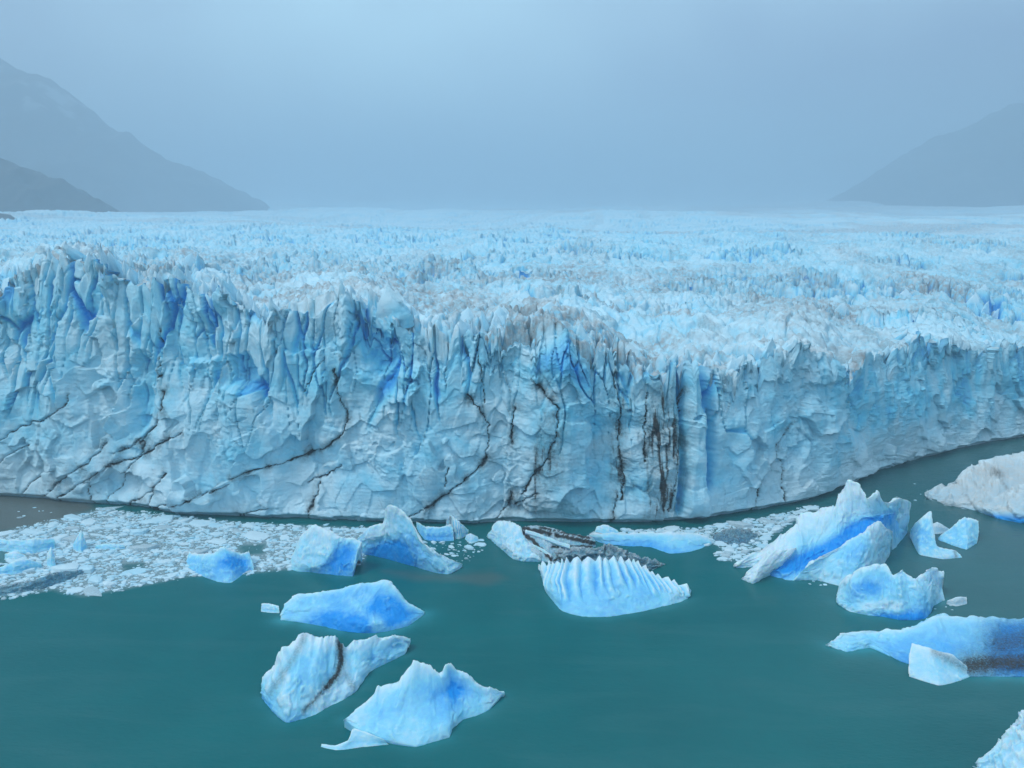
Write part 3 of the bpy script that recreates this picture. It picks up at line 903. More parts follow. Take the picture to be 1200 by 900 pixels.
loft('iceberg', Z2, 3.75, [
    [(145, 212, .1), (148, 195, .6, .1), (152, 175, 1, .1), (165, 140, 1.8, .1)],
    [(230, 222, .3), (230, 190, 1, .3), (230, 150, 2, .15), (220, 104, 3, .2)],
    [(330, 240, .6), (330, 200, 1.2, .6), (330, 150, 2.5, .3), (325, 95, 3.6, .3)],
    [(420, 262, .85), (420, 215, 1.5, .7), (430, 150, 3, .4), (430, 62, 4.8, .35)],
    [(500, 270, .9), (510, 225, 1.8, .7), (500, 160, 3.2, .25), (530, 50, 5.2, .4)],
    [(575, 268, .35), (560, 225, 1.8, .2), (545, 150, 3.4, .6), (615, 38, 5.6, .2)],
    [(640, 255, .4), (630, 210, 1.6, .7), (630, 150, 3, .8), (655, 75, 4.4, .2)],
    [(710, 235, .3), (700, 205, 1, .6), (700, 180, 1.6, .6), (715, 138, 2.4, .2)],
    [(775, 190, .1), (777, 186, .2), (778, 182, .4), (780, 175, .6)]], seed=7, shelf=.75, amp=.12, blue_add=.1,
    label='low smooth blue iceberg with a rounded hump in open teal water', category=CAT)
loft('ice_floe', Z2, 3.75, [[(60, 176), (62, 140, 1.2)], [(95, 180), (95, 140, 1.3)], [(140, 182), (138, 150, 1.0)]], nu=40, nv=40, seed=8,
     label='small white ice knob off the thin end of the low smooth blue iceberg', category='ice floe')
loft('iceberg', Z2, 3.75, [
    [(65, 560, .6), (62, 540, .6, .5), (62, 510, 1.3, .3), (68, 460, 2.2, .1)],
    [(100, 605, .5), (95, 570, 1, .4), (105, 520, 2.3, .2), (125, 410, 4.2, .1)],
    [(170, 662, .4), (160, 600, 1.8, .1), (165, 500, 4, .15), (150, 345, 6.5, .1)],
    [(230, 650, .4), (225, 580, 2.2, .2), (230, 450, 4.8, .4), (255, 275, 7.5, .05)],
    [(285, 638, .1), (290, 560, 1.8, .05), (310, 450, 4.2, .35), (330, 290, 7, .1)],
    [(345, 602, .05), (350, 540, 1.5, 0), (370, 450, 3.2, .3), (385, 285, 6.5, .1)],
    [(430, 558, .05), (430, 500, 1.4, 0), (425, 430, 2.6, .05), (425, 330, 4.5, .2)],
    [(480, 520, .05), (475, 480, 1.2, .05), (470, 410, 2.4, .2), (480, 305, 4.6, .1)],
    [(540, 440, .1), (540, 415, .8, .2), (545, 370, 2, .35), (570, 290, 4, .05)],
    [(620, 398, .3), (625, 370, .8, .3), (630, 330, 1.9, .3), (650, 278, 3.6, .05)],
    [(690, 365, .3), (700, 345, .6), (705, 325, 1.2), (715, 295, 2)]], seed=11, shelf=.3, rag=.9,
    streaks=[([(405, 305), (412, 390), (395, 450), (345, 510)], 20, .8), ([(395, 440), (300, 560), (245, 612)], 12, .62), ([(250, 280), (200, 390), (100, 530)], 16, .42), ([(430, 450), (470, 515)], 16, .38)],
    label='two lobed white iceberg crossed by a black grit streak', category=CAT)
bergE = empty('iceberg', tuple(at(500, 870, 0)), label='shield shaped pale blue iceberg with a notched rim and a thin foot trailing in water', category=CAT)
def to_parent(o, par):
    o.parent = par
    o.matrix_parent_inverse.translation = (-par.location[0], -par.location[1], -par.location[2])
    return o
to_parent(loft('shield', Z2, 3.75, [
    [(425, 650, 1.6, .2), (426, 649, 1.7), (427, 648, 1.8), (428, 646, 1.9)],
    [(480, 690, 1.2, .2), (480, 670, 1.6), (490, 640, 2), (520, 572, 2.8)],
    [(560, 718, .8, .2), (560, 680, 1.4, .3), (570, 620, 2.2, .3), (580, 510, 4)],
    [(640, 748, .4, .2), (640, 700, 1.4, .2), (650, 600, 2.8, .4), (665, 478, 5)],
    [(740, 767, .1, .2), (740, 700, 1.3, .2), (720, 580, 3, .3), (725, 400, 7)],
    [(810, 750, .0, .2), (810, 690, 1.4, .25), (810, 560, 3, .45), (800, 412, 6.4)],
    [(885, 728, 0, .2), (880, 660, 1.5, .3), (870, 530, 3, .55), (842, 440, 5.6)],
    [(900, 690, 0, .2), (910, 640, 1.2, .3), (900, 510, 3, .8), (892, 408, 6.2)],
    [(950, 650, 0, .2), (960, 600, 1.2, .3), (960, 520, 2.5, .5), (945, 438, 5)],
    [(1010, 632, 0, .2), (1015, 590, 1, .3), (1015, 540, 2, .3), (1010, 485, 3.5)],
    [(1060, 608, 0, .2), (1065, 585, .5), (1065, 555, 1.2), (1065, 512, 2.2)],
    [(1115, 545, .3, .2), (1118, 541, .6), (1122, 537, .8), (1127, 530, 1)]], seed=13, shelf=.3, amp=.10, rag=.8, under=2.0), bergE)
to_parent(loft('foot', Z2, 3.75, [
    [(322, 770), (326, 762, .15)], [(385, 784), (385, 766, .25)], [(440, 781), (442, 742, .9)], [(500, 772), (470, 690, 1.6)], [(620, 760), (600, 738, .9)]], nu=60, nv=40, seed=14, amp=.08), bergE)
# slab berg loaded with debris
bergF = empty('iceberg', tuple(at(610, 655, 0)), label='tilted white slab iceberg with black debris bands beside the ribbed iceberg', category=CAT)
to_parent(loft('slab', Z3, 4, [
    [(90, 165), (86, 152, .6), (86, 145, 1), (90, 135, 1.4)],
    [(140, 205), (135, 180, 1), (132, 140, 2.5), (132, 85, 4.5)],
    [(200, 258), (190, 220, 1.5), (185, 160, 3.5), (185, 80, 5.5)],
    [(260, 272), (250, 240, 1.5), (245, 180, 3.5), (240, 112, 5.2)],
    [(335, 273), (335, 262, .6), (320, 235, 1.4), (275, 185, 3)]], nu=90, nv=70, seed=15, amp=.3, hard=.6), bergF)
to_parent(loft('debris_body', Z3, 4, [
    [(300, 270), (290, 240, 1.2), (270, 180, 2.8), (250, 110, 4.6)],
    [(390, 280), (380, 260, .8), (360, 200, 2.4), (350, 112, 4)],
    [(450, 262), (450, 240, .8), (460, 200, 1.6), (450, 135, 3)],
    [(520, 240), (520, 225, .8), (525, 190, 1.5), (520, 150, 2.4)],
    [(590, 200), (588, 190, .4), (586, 180, .8), (582, 165, 1.3)]], nu=90, nv=60, seed=16, dirt=.34, streaks=[([(255, 116), (400, 148), (585, 186)], 13, 1.0), ([(250, 140), (300, 175), (385, 262)], 12, 1.0), ([(330, 112), (470, 142), (560, 160)], 8, .9), ([(390, 205), (470, 200), (570, 205)], 12, .85), ([(400, 265), (470, 240)], 9, .8)], amp=.35, hard=.6), bergF)
for pts, z0, z1, sd_ in (([(262, 122), (330, 142), (400, 170), (472, 196)], 4.9, 2.6, 17), ([(268, 178), (310, 195), (350, 215), (384, 240)], 3.3, 1.4, 18)):
    sts = []
    for i, (x, y) in enumerate(pts):
        z = z0 + (z1 - z0) * i / 3
        sts.append([(x, y + 16, z - .5, .05), (x, y + 9, z - .2, .05), (x, y + 4, z, .05), (x, y, z, .05)])
    to_parent(loft('ice_bar', Z3, 4, sts, nu=50, nv=30, seed=sd_, under=.6, back=1.0, amp=.1), bergF)
bergG = empty('iceberg', tuple(at(720, 700, 0)), label='deeply ribbed white iceberg with blue furrows and a grey gritty ridge behind', category=CAT)
to_parent(loft('ribbed_face', Z3, 4, [
    [(335, 330), (333, 320, .4), (331, 305, .8), (331, 290, 1.4)],
    [(360, 415), (355, 390, 1, .2), (365, 340, 2.5), (385, 280, 4)],
    [(430, 500, .3), (430, 450, 1.6, .3), (430, 370, 3.4, .25), (450, 268, 5.6)],
    [(530, 530, .3), (530, 460, 1.8, .35), (520, 370, 3.6, .35), (530, 262, 6)],
    [(640, 532, .3), (640, 450, 2, .35), (620, 360, 3.8, .35), (620, 262, 6)],
    [(760, 515, .3), (760, 440, 1.8, .35), (730, 350, 3.6, .35), (700, 262, 5.8)],
    [(850, 497, .3), (850, 425, 1.8, .35), (820, 350, 3.3, .3), (780, 275, 5)],
    [(930, 478, .2), (930, 425, 1.5, .2), (910, 390, 2.4, .2), (860, 330, 3.4)],
    [(990, 462, .1), (990, 430, 1, .1), (980, 405, 1.6, .1), (945, 360, 2.6)],
    [(1025, 445), (1030, 435, .4), (1032, 420, .8), (1038, 403, 1.2)]], nu=240, nv=100, seed=19, shelf=.3, ribs=(22, .8, 1.9, 4.3), amp=.10, rag=.1), bergG)
to_parent(loft('gritty_ridge', Z3, 4, [
    [(420, 265), (420, 235, 1.5)], [(520, 285), (520, 210, 3.8)], [(640, 300), (640, 203, 4.2)], [(740, 305), (745, 235, 3.2)], [(830, 318), (830, 255, 2.2)], [(900, 292), (905, 275, .8)]],
    nu=110, nv=60, seed=20, dirt=.55, amp=.5, hard=1.0, rag=.6), bergG)
loft('iceberg', Z3, 4, [
    [(570, 168, .4), (566, 148, .8, .1)], [(640, 190, .5), (620, 140, 2, .1)], [(740, 200, .6), (740, 140, 2, .1)], [(850, 206, .6), (850, 135, 2.3, .05)],
    [(940, 235, .5), (960, 140, 2.6, .05)], [(1040, 225, .5), (1060, 138, 2.3, .05)], [(1135, 195, .3), (1135, 165, 1, .05)]], nu=150, nv=60, seed=22, amp=.12, rag=.8,
    label='long low flat topped iceberg with pale blue side below the cliff', category=CAT)
loft('ice_floe', Z3, 4, [[(586, 142), (596, 108, 1.4)], [(625, 146), (630, 100, 1.8)], [(660, 147), (655, 104, 1.7)], [(706, 144), (695, 124, .8)]], nu=50, nv=36, seed=23,
     label='rounded white ice lump on the near end of the long low iceberg', category='ice floe')
loft('iceberg', Z1, 5, [[(845, 255, .4), (840, 205, 1.5, .2)], [(890, 312, .6), (900, 238, 2.5, .3)], [(980, 322, .6), (980, 235, 3, .3)], [(1060, 318, .4), (1050, 225, 3, .2)]], nu=70, nv=50, seed=24,
     label='small low blue iceberg half hidden behind the hooked peak', category=CAT)
loft('iceberg', Z1, 5, [[(1012, 245), (1020, 200, 3)], [(1045, 300), (1046, 168, 5.2)], [(1095, 308), (1090, 208, 4.2)], [(1140, 285), (1145, 255, 1.3)]], nu=70, nv=50, seed=25, ribs=(8, .35, 1.2, 3.8),
     streaks=[([(1035, 180), (1040, 230), (1060, 300)], 14, .6)], label='small white striped iceberg with a black vein near the cliff foot', category=CAT)
loft('ice_floe', Z1, 5, [[(1125, 310), (1130, 285, .8)], [(1160, 335), (1160, 275, 1.8)], [(1205, 320), (1200, 295, .8)]], nu=40, nv=36, seed=26, label='small pale ice lump beside the white striped iceberg', category='ice floe')
# the big blue wreck
bergH = empty('iceberg', tuple(at(960, 675, 0)), label='largest iceberg, tall pointed and white with a deep blue diagonal band', category=CAT)
to_parent(loft('main_mass', Z4, 3.75, [
    [(48, 432, .1), (47, 430, .2, .1), (47, 427, .3, .1), (48, 422, .6, .1)],
    [(120, 430, .1), (125, 410, 1.0, .1), (130, 390, 1.8, .05), (150, 348, 3.4, .1)],
    [(200, 468, .7), (205, 440, 1.3, .8), (215, 375, 3.6, .05), (240, 288, 6.0, .05)],
    [(260, 485, .5), (280, 430, 1.7, .95), (290, 345, 4.6, .15), (315, 245, 7.4, .1)],
    [(310, 488, .3), (330, 410, 2.4, .95), (340, 330, 5.2, .3), (335, 200, 9.0, .05)],
    [(370, 482, .2), (390, 372, 3.6, .95), (395, 310, 5.8, .3), (415, 176, 10.6, .05)],
    [(430, 490, .15), (450, 345, 4.6, .95), (455, 285, 6.8, .35), (480, 152, 12.0, .05)],
    [(480, 500, .15), (505, 315, 5.8, 1.0), (505, 250, 8.4, .25), (495, 112, 14.0, .05)],
    [(530, 508, .15), (555, 280, 7.0, 1.05), (545, 215, 9.8, .2), (540, 52, 17.5, .0)],
    [(580, 500, .15), (590, 258, 8.2, 1.0), (590, 205, 10.4, .25), (590, 72, 17.0, .05)],
    [(630, 465, .2), (640, 232, 9.4, .9), (640, 200, 10.8, .4), (622, 126, 14.6, .1)],
    [(690, 420, .2), (690, 215, 9.4, .8), (690, 190, 10.6, .45), (668, 106, 15.0, .05)],
    [(740, 350, .25), (735, 210, 8.4, .7), (732, 190, 9.4, .5), (718, 154, 12.2, .15)],
    [(775, 310, .3), (775, 240, 5.5, .6), (775, 195, 8.0, .5), (782, 134, 11.6, .1)],
    [(800, 280, .3), (805, 235, 4.5, .5), (815, 190, 7.0, .4), (834, 156, 9.2, .15)]], nu=280, nv=150, seed=28, blue_add=-.12, shelf=.25, amp=.10, rag=.6, hard=.7), bergH)
to_parent(loft('front_lobe', Z4, 3.75, [
    [(300, 489, .35), (330, 455, 1.6, .3), (360, 425, 3.0, .25), (395, 395, 4.2, .15)],
    [(400, 487, .15), (430, 430, 2.4, .2), (460, 380, 4.6, .2), (490, 345, 6.0, .1)],
    [(500, 512, .1), (520, 430, 3.4, .3), (540, 360, 5.8, .45), (560, 300, 7.6, .2)],
    [(570, 515, .1), (580, 430, 3.6, .3), (600, 350, 6.4, .5), (608, 275, 8.8, .15)],
    [(640, 470, .1), (640, 400, 3.6, .15), (645, 320, 7.0, .1), (652, 232, 10.2, .0)],
    [(690, 425, .1), (692, 360, 3.6, .2), (695, 310, 6.0, .15), (698, 245, 9.0, .05)],
    [(725, 370, .2), (732, 335, 2.8, .3), (738, 310, 4.4, .25), (744, 282, 6.4, .1)]], nu=150, nv=90, seed=61, blue_add=-.05, amp=.14, hard=.6, rag=.4), bergH)
to_parent(loft('side_rib', Z4, 3.75, [
    [(68, 482, .05), (76, 474, .6, .05), (88, 465, 1.0, .05), (100, 452, 1.5, .05)],
    [(120, 503, .05), (135, 470, 1.5, .0), (150, 430, 3, .0), (182, 368, 5.0, .0)],
    [(165, 480, .1), (185, 450, 1.6, .0), (215, 410, 3.4, .0), (262, 350, 5.6, .0)],
    [(215, 458, .2), (240, 430, 2.0, .1), (268, 392, 3.8, .1), (312, 345, 5.4, .1)]], nu=70, nv=60, seed=62, amp=.2, hard=.6, rag=.5, blue_add=-.1), bergH)
loft('iceberg', Z4, 3.75, [
    [(495, 590, .1), (492, 575, .6, .1), (494, 555, 1.2, .1), (500, 512, 2.5)],
    [(545, 625, .1), (540, 590, 1.2, .3), (550, 530, 3.5, .4), (570, 448, 6)],
    [(620, 640, .3), (620, 600, 1.6, .05), (630, 520, 4.5, .65), (640, 420, 8)],
    [(700, 650, .8), (700, 610, 1.8, .05), (700, 520, 5, .4), (705, 418, 8.2)],
    [(760, 660, .9), (760, 610, 2, .1), (755, 530, 5, .3), (740, 462, 7)],
    [(820, 662, .9), (815, 600, 2.2, .3), (800, 520, 5, .2), (780, 433, 8)],
    [(880, 655, .8), (875, 590, 2.5, .3), (860, 540, 4.5, .2), (830, 485, 6)],
    [(915, 600, .3), (915, 560, 2, .2), (905, 500, 4.5, .15), (905, 430, 6.5)],
    [(965, 575, .1), (955, 550, 1, .1), (945, 510, 2.5, .1), (952, 455, 4.5)]], nu=170, nv=110, seed=29, shelf=.4,
    label='notched pale blue iceberg in front of the largest pointed iceberg', category=CAT)
loft('iceberg', Z4, 3.75, [
    [(812, 300, .3), (810, 290, .5), (812, 275, 1), (815, 260, 1.6)],
    [(850, 372, .2), (850, 320, 2, .4), (850, 270, 3.5, .4), (855, 215, 5.5)],
    [(900, 385, .15), (890, 330, 2, .3), (888, 280, 3.8, .4), (903, 190, 6.8)],
    [(960, 395, .1), (955, 375, .8), (940, 355, 1.2), (930, 335, 1.8)],
    [(1040, 388), (1035, 378, .4), (1025, 368, .7), (1010, 355, 1)]], nu=90, nv=70, seed=30, streaks=[([(1010, 360), (1015, 390)], 8, .6)],
    label='small blue iceberg like a fin, beside the largest pointed iceberg', category=CAT)
loft('iceberg', Z4, 3.75, [
    [(935, 310), (935, 307, .1), (935, 303, .2), (935, 299, .4)], [(1000, 335), (1005, 310, 1), (1010, 275, 2), (1015, 238, 3.2)], [(1060, 352), (1060, 320, 1.2), (1060, 270, 2.8), (1055, 208, 4.8)],
    [(1105, 325), (1108, 300, 1), (1112, 270, 2), (1112, 230, 3.5)]], nu=80, nv=60, seed=31, blue_add=.15, rag=.5,
    label='small rounded pale blue iceberg off the blue fin iceberg', category=CAT)
loft('ice_floe', Z4, 3.75, [[(885, 280), (890, 250, 1.2)], [(930, 285), (930, 232, 2.2)], [(990, 275), (985, 262, .6)]], nu=50, nv=36, seed=32, mat=M_DUSTY,
     label='dusty beige ice lump behind the blue fin iceberg', category='ice floe')
loft('ice_floe', Z4, 3.75, [[(972, 592), (975, 578, .6)], [(1015, 602), (1015, 562, 1.3)], [(1062, 592), (1060, 560, 1.1)]], nu=40, nv=30, seed=33, mat=M_DUSTY,
     label='single beige ice chip beside the notched pale blue iceberg', category='ice floe')
bergL = empty('iceberg', tuple(at(1100, 780, 0)), label='long flat blue iceberg with a dark dirty end and a pale block on its side', category=CAT)
to_parent(loft('blue_body', Z5, 2.5, [
    [(380, 545, .1), (379, 541, .1, .1), (380, 538, .2), (385, 532, .4)],
    [(430, 560, .2), (430, 548, .4, .2), (425, 530, .8, .2), (420, 508, 1.4)],
    [(500, 548, .3), (500, 535, .5, .3), (500, 520, 1, .3), (500, 497, 1.8)],
    [(600, 592, .5), (600, 570, .8, .5), (600, 540, 1.6, .45), (600, 488, 2.8, .3)],
    [(700, 620, .4), (700, 590, .9, .5), (710, 530, 2, .45), (700, 458, 3.8, .3)],
    [(800, 632, .3), (800, 600, 1, .3), (810, 540, 2, .4), (800, 455, 4, .3)],
    [(900, 632, .5), (900, 600, 1, .8), (900, 540, 2, .8), (900, 462, 3.6, .6)],
    [(1010, 632, .6), (1010, 600, 1, .9), (1010, 540, 2, .9), (1010, 455, 3.6, .7)]], nu=190, nv=90, seed=35, amp=.14, shelf=.6,
    streaks=[([(790, 600), (860, 592), (1010, 590)], 50, .74), ([(880, 540), (1010, 510)], 75, .62)]), bergL)
to_parent(loft('pale_block', Z5, 2.5, [
    [(614, 632, .1), (612, 610, .9, .05), (615, 570, 2.2, .05), (622, 535, 3.4, .1)], [(700, 658, .1), (700, 630, .9, .15), (690, 600, 1.8, .15), (680, 550, 3.2, .1)],
    [(760, 645), (756, 625, .6), (750, 600, 1.3), (745, 572, 2.4)], [(797, 630), (796, 625, .1), (794, 618, .3), (790, 608, .6)]], nu=70, nv=50, seed=36, amp=.10,
    streaks=[([(690, 560), (790, 615)], 14, .5)]), bergL)
loft('iceberg', Z5, 2.5, [
    [(668, 112), (668, 109, .2), (670, 105, .3), (672, 100, .5)], [(720, 132), (720, 122, .6, 0), (730, 100, 1.5, 0), (745, 58, 3.5, 0)],
    [(800, 145, .2), (800, 128, 1.2, 0), (810, 90, 3, 0), (795, 18, 6, 0)], [(870, 168, .8), (870, 140, 2, 0), (880, 90, 4, 0), (870, -12, 7, 0)],
    [(960, 185, .9), (960, 150, 2.6, .2), (960, 90, 5, 0), (960, -25, 8, 0)], [(1060, 190, .9), (1060, 150, 2.8, .2), (1060, 90, 5, 0), (1060, -10, 8, 0)]],
    nu=150, nv=90, seed=37, mat=M_DUSTY, amp=.13, hard=1.6, rag=.8, streaks=[([(860, 30), (885, 42)], 9, .7), ([(885, 60), (900, 80)], 4, .6), ([(780, 100), (800, 130)], 4, .5)],
    label='dusty beige flat iceberg with a blue underside, alone beyond the pointed icebergs', category=CAT)
loft('iceberg', Z5, 2.5, [
    [(822, 912), (824, 905, .3), (826, 898, .6), (832, 886, 1)], [(880, 960), (880, 920, 1.2), (880, 870, 2.5), (880, 818, 4)], [(960, 1000), (960, 930, 2.5), (955, 830, 5), (950, 728, 8)],
    [(1080, 1010), (1080, 930, 3), (1080, 830, 5), (1080, 690, 9)]], nu=120, nv=90, seed=38, amp=.35, hard=.8, rag=.5,
    label='rough white iceberg edge closest to the viewpoint', category=CAT)
S6 = 1200 / 350
loft('iceberg', Z6, S6, [
    [(752, 328, .4), (751, 312, .5, .4), (752, 295, 1, .4), (760, 262, 2)], [(800, 355, .4), (795, 325, 1, .4), (795, 300, 1.8, .4), (795, 272, 2.5)],
    [(870, 382, .4), (860, 345, 1.4, .5), (850, 310, 2.6, .4), (850, 265, 4)], [(930, 386, .3), (925, 340, 1.6, .5), (920, 300, 3, .8), (895, 245, 5)],
    [(985, 348, .5), (985, 325, 1, .6), (980, 300, 1.8, .7), (965, 270, 3)], [(1018, 338, .3), (1016, 318, .8), (1010, 295, 1.5), (1000, 258, 3)]], nu=110, nv=70, seed=40, blue_add=.0, shelf=.3,
    label='small bright blue iceberg at the rim of the brash ice', category=CAT)
loft('iceberg', Z6, S6, [[(-60, 255), (-60, 200, 2.5)], [(60, 265), (20, 212, 2.4)], [(130, 272), (130, 212, 3)], [(222, 252), (218, 205, 2.4)]], nu=90, nv=50, seed=41, blue_add=.05,
     label='long pale blue iceberg lying in the brash ice, beside two thin spikes', category=CAT)
loft('iceberg', Z6, S6, [[(-30, 358), (-30, 335, 1)], [(60, 355), (60, 300, 2.6)], [(120, 342), (110, 292, 2.6)], [(170, 328), (165, 308, .8)]], nu=80, nv=46, seed=42, blue_add=.1,
     label='low white iceberg in a patch of open teal water among brash', category=CAT)
loft('ice_floe', Z6, S6, [[(18, 295), (20, 272, 1.1)], [(60, 305), (58, 262, 1.8)], [(106, 292), (100, 275, .8)]], nu=44, nv=36, seed=43, label='white ice lump between the long pale blue iceberg and the low white one', category='ice floe')
loft('ice_spike', Z6, S6, [[(188, 325), (188, 268, 2.6)], [(205, 332), (205, 246, 4)], [(224, 328), (219, 272, 2.2)]], nu=40, nv=40, seed=44, label='short upright ice spike at the end of the long pale blue iceberg', category='ice spike')
loft('ice_spike', Z6, S6, [[(288, 250), (300, 218, 1.6)], [(322, 268), (326, 178, 4.5)], [(352, 255), (346, 225, 1.5)]], nu=44, nv=40, seed=45, blue_add=.1, label='pointed pale ice spike standing alone in the brash ice', category='ice spike')
loft('iceberg', Z6, S6, [[(380, 250), (385, 235, .8)], [(450, 258), (450, 228, 1.4)], [(505, 250), (498, 236, .7)]], nu=50, nv=36, seed=46, blue_add=.05, label='tiny flat blue iceberg in the middle of the brash ice', category=CAT)
loft('iceberg', Z6, S6, [[(-30, 445), (-30, 410, 1.2)], [(100, 428), (115, 380, 2)], [(215, 398), (225, 345, 2.4)], [(335, 352), (332, 335, .7)]], nu=110, nv=60, seed=47, dirt=.55, blue_add=.1, amp=.3,
     label='dark translucent iceberg stained with grit along the brash edge', category=CAT)
loft('iceberg', Z5, 2.5, [[(40, 240), (40, 216, 1)], [(80, 246), (85, 200, 2.2)], [(120, 246), (120, 197, 2.3)], [(172, 236), (166, 214, 1)]], nu=80, nv=50, seed=48, dirt=.6, blue_add=.2, amp=.4,
     label='grey gritty ice hummock among pale floes beside the largest iceberg', category=CAT)

# ------------------------------------------------------------------ brash ice
def floe_mesh(i, sides, flat):
    r = random.Random(900 + i)
    ang = [(k + r.uniform(-.3, .3)) / sides * 2 * math.pi for k in range(sides)]
    rad = [r.uniform(.62, 1.05) for _ in range(sides)]
    sx = r.uniform(1.0, 1.7)
    V, Fq = [], []
    tlt = (r.uniform(-.12, .12), r.uniform(-.12, .12))
    for sc_, z in ((.92, -.25), (1.0, .05), (.93, flat * .75), (.62, flat)):
        for a, q in zip(ang, rad):
            x, y = q * sc_ * math.cos(a) * sx, q * sc_ * math.sin(a)
            V.append((x, y, z + (0 if z <= .05 else x * tlt[0] + y * tlt[1] + r.uniform(-.05, .05) * flat * 2)))
    V.append((0, 0, flat * r.uniform(.95, 1.25)))
    tris = []
    for L in range(3):
        for k in range(sides):
            a, b_ = L * sides + k, L * sides + (k + 1) % sides
            tris += [(a, b_, b_ + sides), (a, b_ + sides, a + sides)]
    for k in range(sides):
        tris.append((3 * sides + k, 3 * sides + (k + 1) % sides, 4 * sides))
    return np.array(V, np.float32), np.array(tris, np.int32)
FL = [floe_mesh(i, 6 + i % 4, (0.16, 0.28, 0.22, 0.45)[i % 4]) for i in range(16)]
FLM = []
FLB = [(0.05, 0.18, 0.10, 0.02, 0.30, 0.12, 0.0, 0.22)[i % 8] for i in range(16)]
for i, (V, T) in enumerate(FL):
    blue = (0.05, 0.18, 0.10, 0.02, 0.30, 0.12, 0.0, 0.22)[i % 8]
    me = mesh_from('ice_floe', V, tris=T, smooth_shade=False)
    set_attr(me, 'ice', np.tile(np.array([[blue, 0.3 if i % 7 == 3 else 0.0, 0.4]]), (len(V), 1)))
    me.materials.append(M_FLOE)
    FLM.append(me)

BR_L = [(-120, 632), (0, 622), (50, 611), (92, 600), (120, 595), (160, 599), (230, 606), (300, 612), (430, 617), (470, 620), (430, 650), (425, 664), (345, 669), (300, 673), (262, 676), (222, 677), (190, 684), (135, 694), (98, 701), (60, 693), (20, 700), (-120, 712)]
BR_R = [(690, 628), (740, 619), (830, 616), (890, 607), (940, 594), (962, 592), (930, 612), (905, 632), (880, 655), (858, 662), (838, 652), (840, 640), (800, 636), (740, 628), (700, 634)]
BR_M = [(490, 632), (560, 628), (575, 640), (555, 660), (510, 655)]
HOLES = [[(-20, 640), (6, 638), (18, 655), (14, 668), (-20, 672)], [(275, 638), (312, 636), (312, 650), (285, 652)], [(140, 660), (170, 658), (172, 668), (145, 672)]]
def sample(poly, n, seed, edge=4):
    r = np.random.RandomState(seed)
    xs = [p[0] for p in poly]; ys = [p[1] for p in poly]
    W = at(np.array(xs), np.array(ys), 0)
    out = []
    while sum(len(o) for o in out) < n:
        q = np.stack([r.uniform(W[:, 0].min(), W[:, 0].max(), 4000), r.uniform(W[:, 1].min(), W[:, 1].max(), 4000), np.zeros(4000)], -1)
        px, py = proj(q)
        k = poly_in(px + 5 * fbm2(q[:, 0] / 6, q[:, 1] / 6, 2, 300), py + 2.5 * fbm2(q[:, 0] / 6, q[:, 1] / 6, 2, 301), poly, edge)
        for hpoly in HOLES:
            k = k * (1 - 0.93 * (poly_in(px, py, hpoly, 3) > 0))
        out.append(q[r.uniform(0, 1, len(q)) < k])
    return np.concatenate(out)[:n]

placed = []
def put_floes(poly, n, smin, smax, seed, group, where):
    r = np.random.RandomState(seed)
    pts = sample(poly, n * 14, seed, 5)
    cnt = 0
    for p in pts:
        if cnt >= n:
            break
        sz = smin + (smax - smin) * r.uniform() ** 2.6
        if any((p[0] - q[0]) ** 2 + (p[1] - q[1]) ** 2 < (0.95 * (sz + q[2])) ** 2 for q in placed):
            continue
        i = r.randint(len(FLM))
        o = bpy.data.objects.new('ice_floe', FLM[i])
        COL.objects.link(o)
        o.location = (p[0], p[1], 0.0)
        o.rotation_euler = (0, 0, r.uniform(-0.7, 0.7) + (math.pi if r.uniform() < .5 else 0))
        o.scale = (sz, sz * r.uniform(.7, 1.0), min(sz, 1.6) * r.uniform(.8, 1.3))
        tone = 'grit stained' if i % 7 == 3 else 'pale blue' if FLB[i] > 0.15 else 'white'
        big = 'broad' if sz > 1.7 else 'small'
        o['label'] = f'{big} {tone} ice floe {where}'; o['category'] = 'ice floe'; o['group'] = f'{big} {tone} {group}'
        placed.append((p[0], p[1], sz)); cnt += 1
put_floes(BR_L, 205, 0.7, 3.8, 5, 'floes of the brash field below the cracked cliff', 'in the wide brash field below the cracked cliff')
put_floes(BR_R, 72, 0.9, 2.8, 6, 'floes behind the largest iceberg', 'in the loose ice strip behind the largest iceberg')
put_floes(BR_M, 10, 0.6, 1.4, 8, 'floes by the striped iceberg', 'drifting by the white striped iceberg')

put_floes([(1040, 560), (1080, 555), (1100, 575), (1085, 590), (1045, 585)], 6, 0.25, 0.5, 18, 'bits in the channel', 'in the open channel under the cliff end')
put_floes([(10, 586), (80, 594), (70, 606), (20, 612)], 7, 0.25, 0.6, 19, 'bits on grey water', 'on the grey silty water at the cliff foot')
put_floes([(1085, 690), (1125, 694), (1120, 716), (1090, 718)], 8, 0.2, 0.4, 21, 'crumbs by the beige chip', 'near the single beige ice chip')
put_floes([(935, 676), (1000, 678), (995, 690), (940, 688)], 7, 0.25, 0.6, 22, 'crumbs at the foot of the largest iceberg', 'at the foot of the largest iceberg')

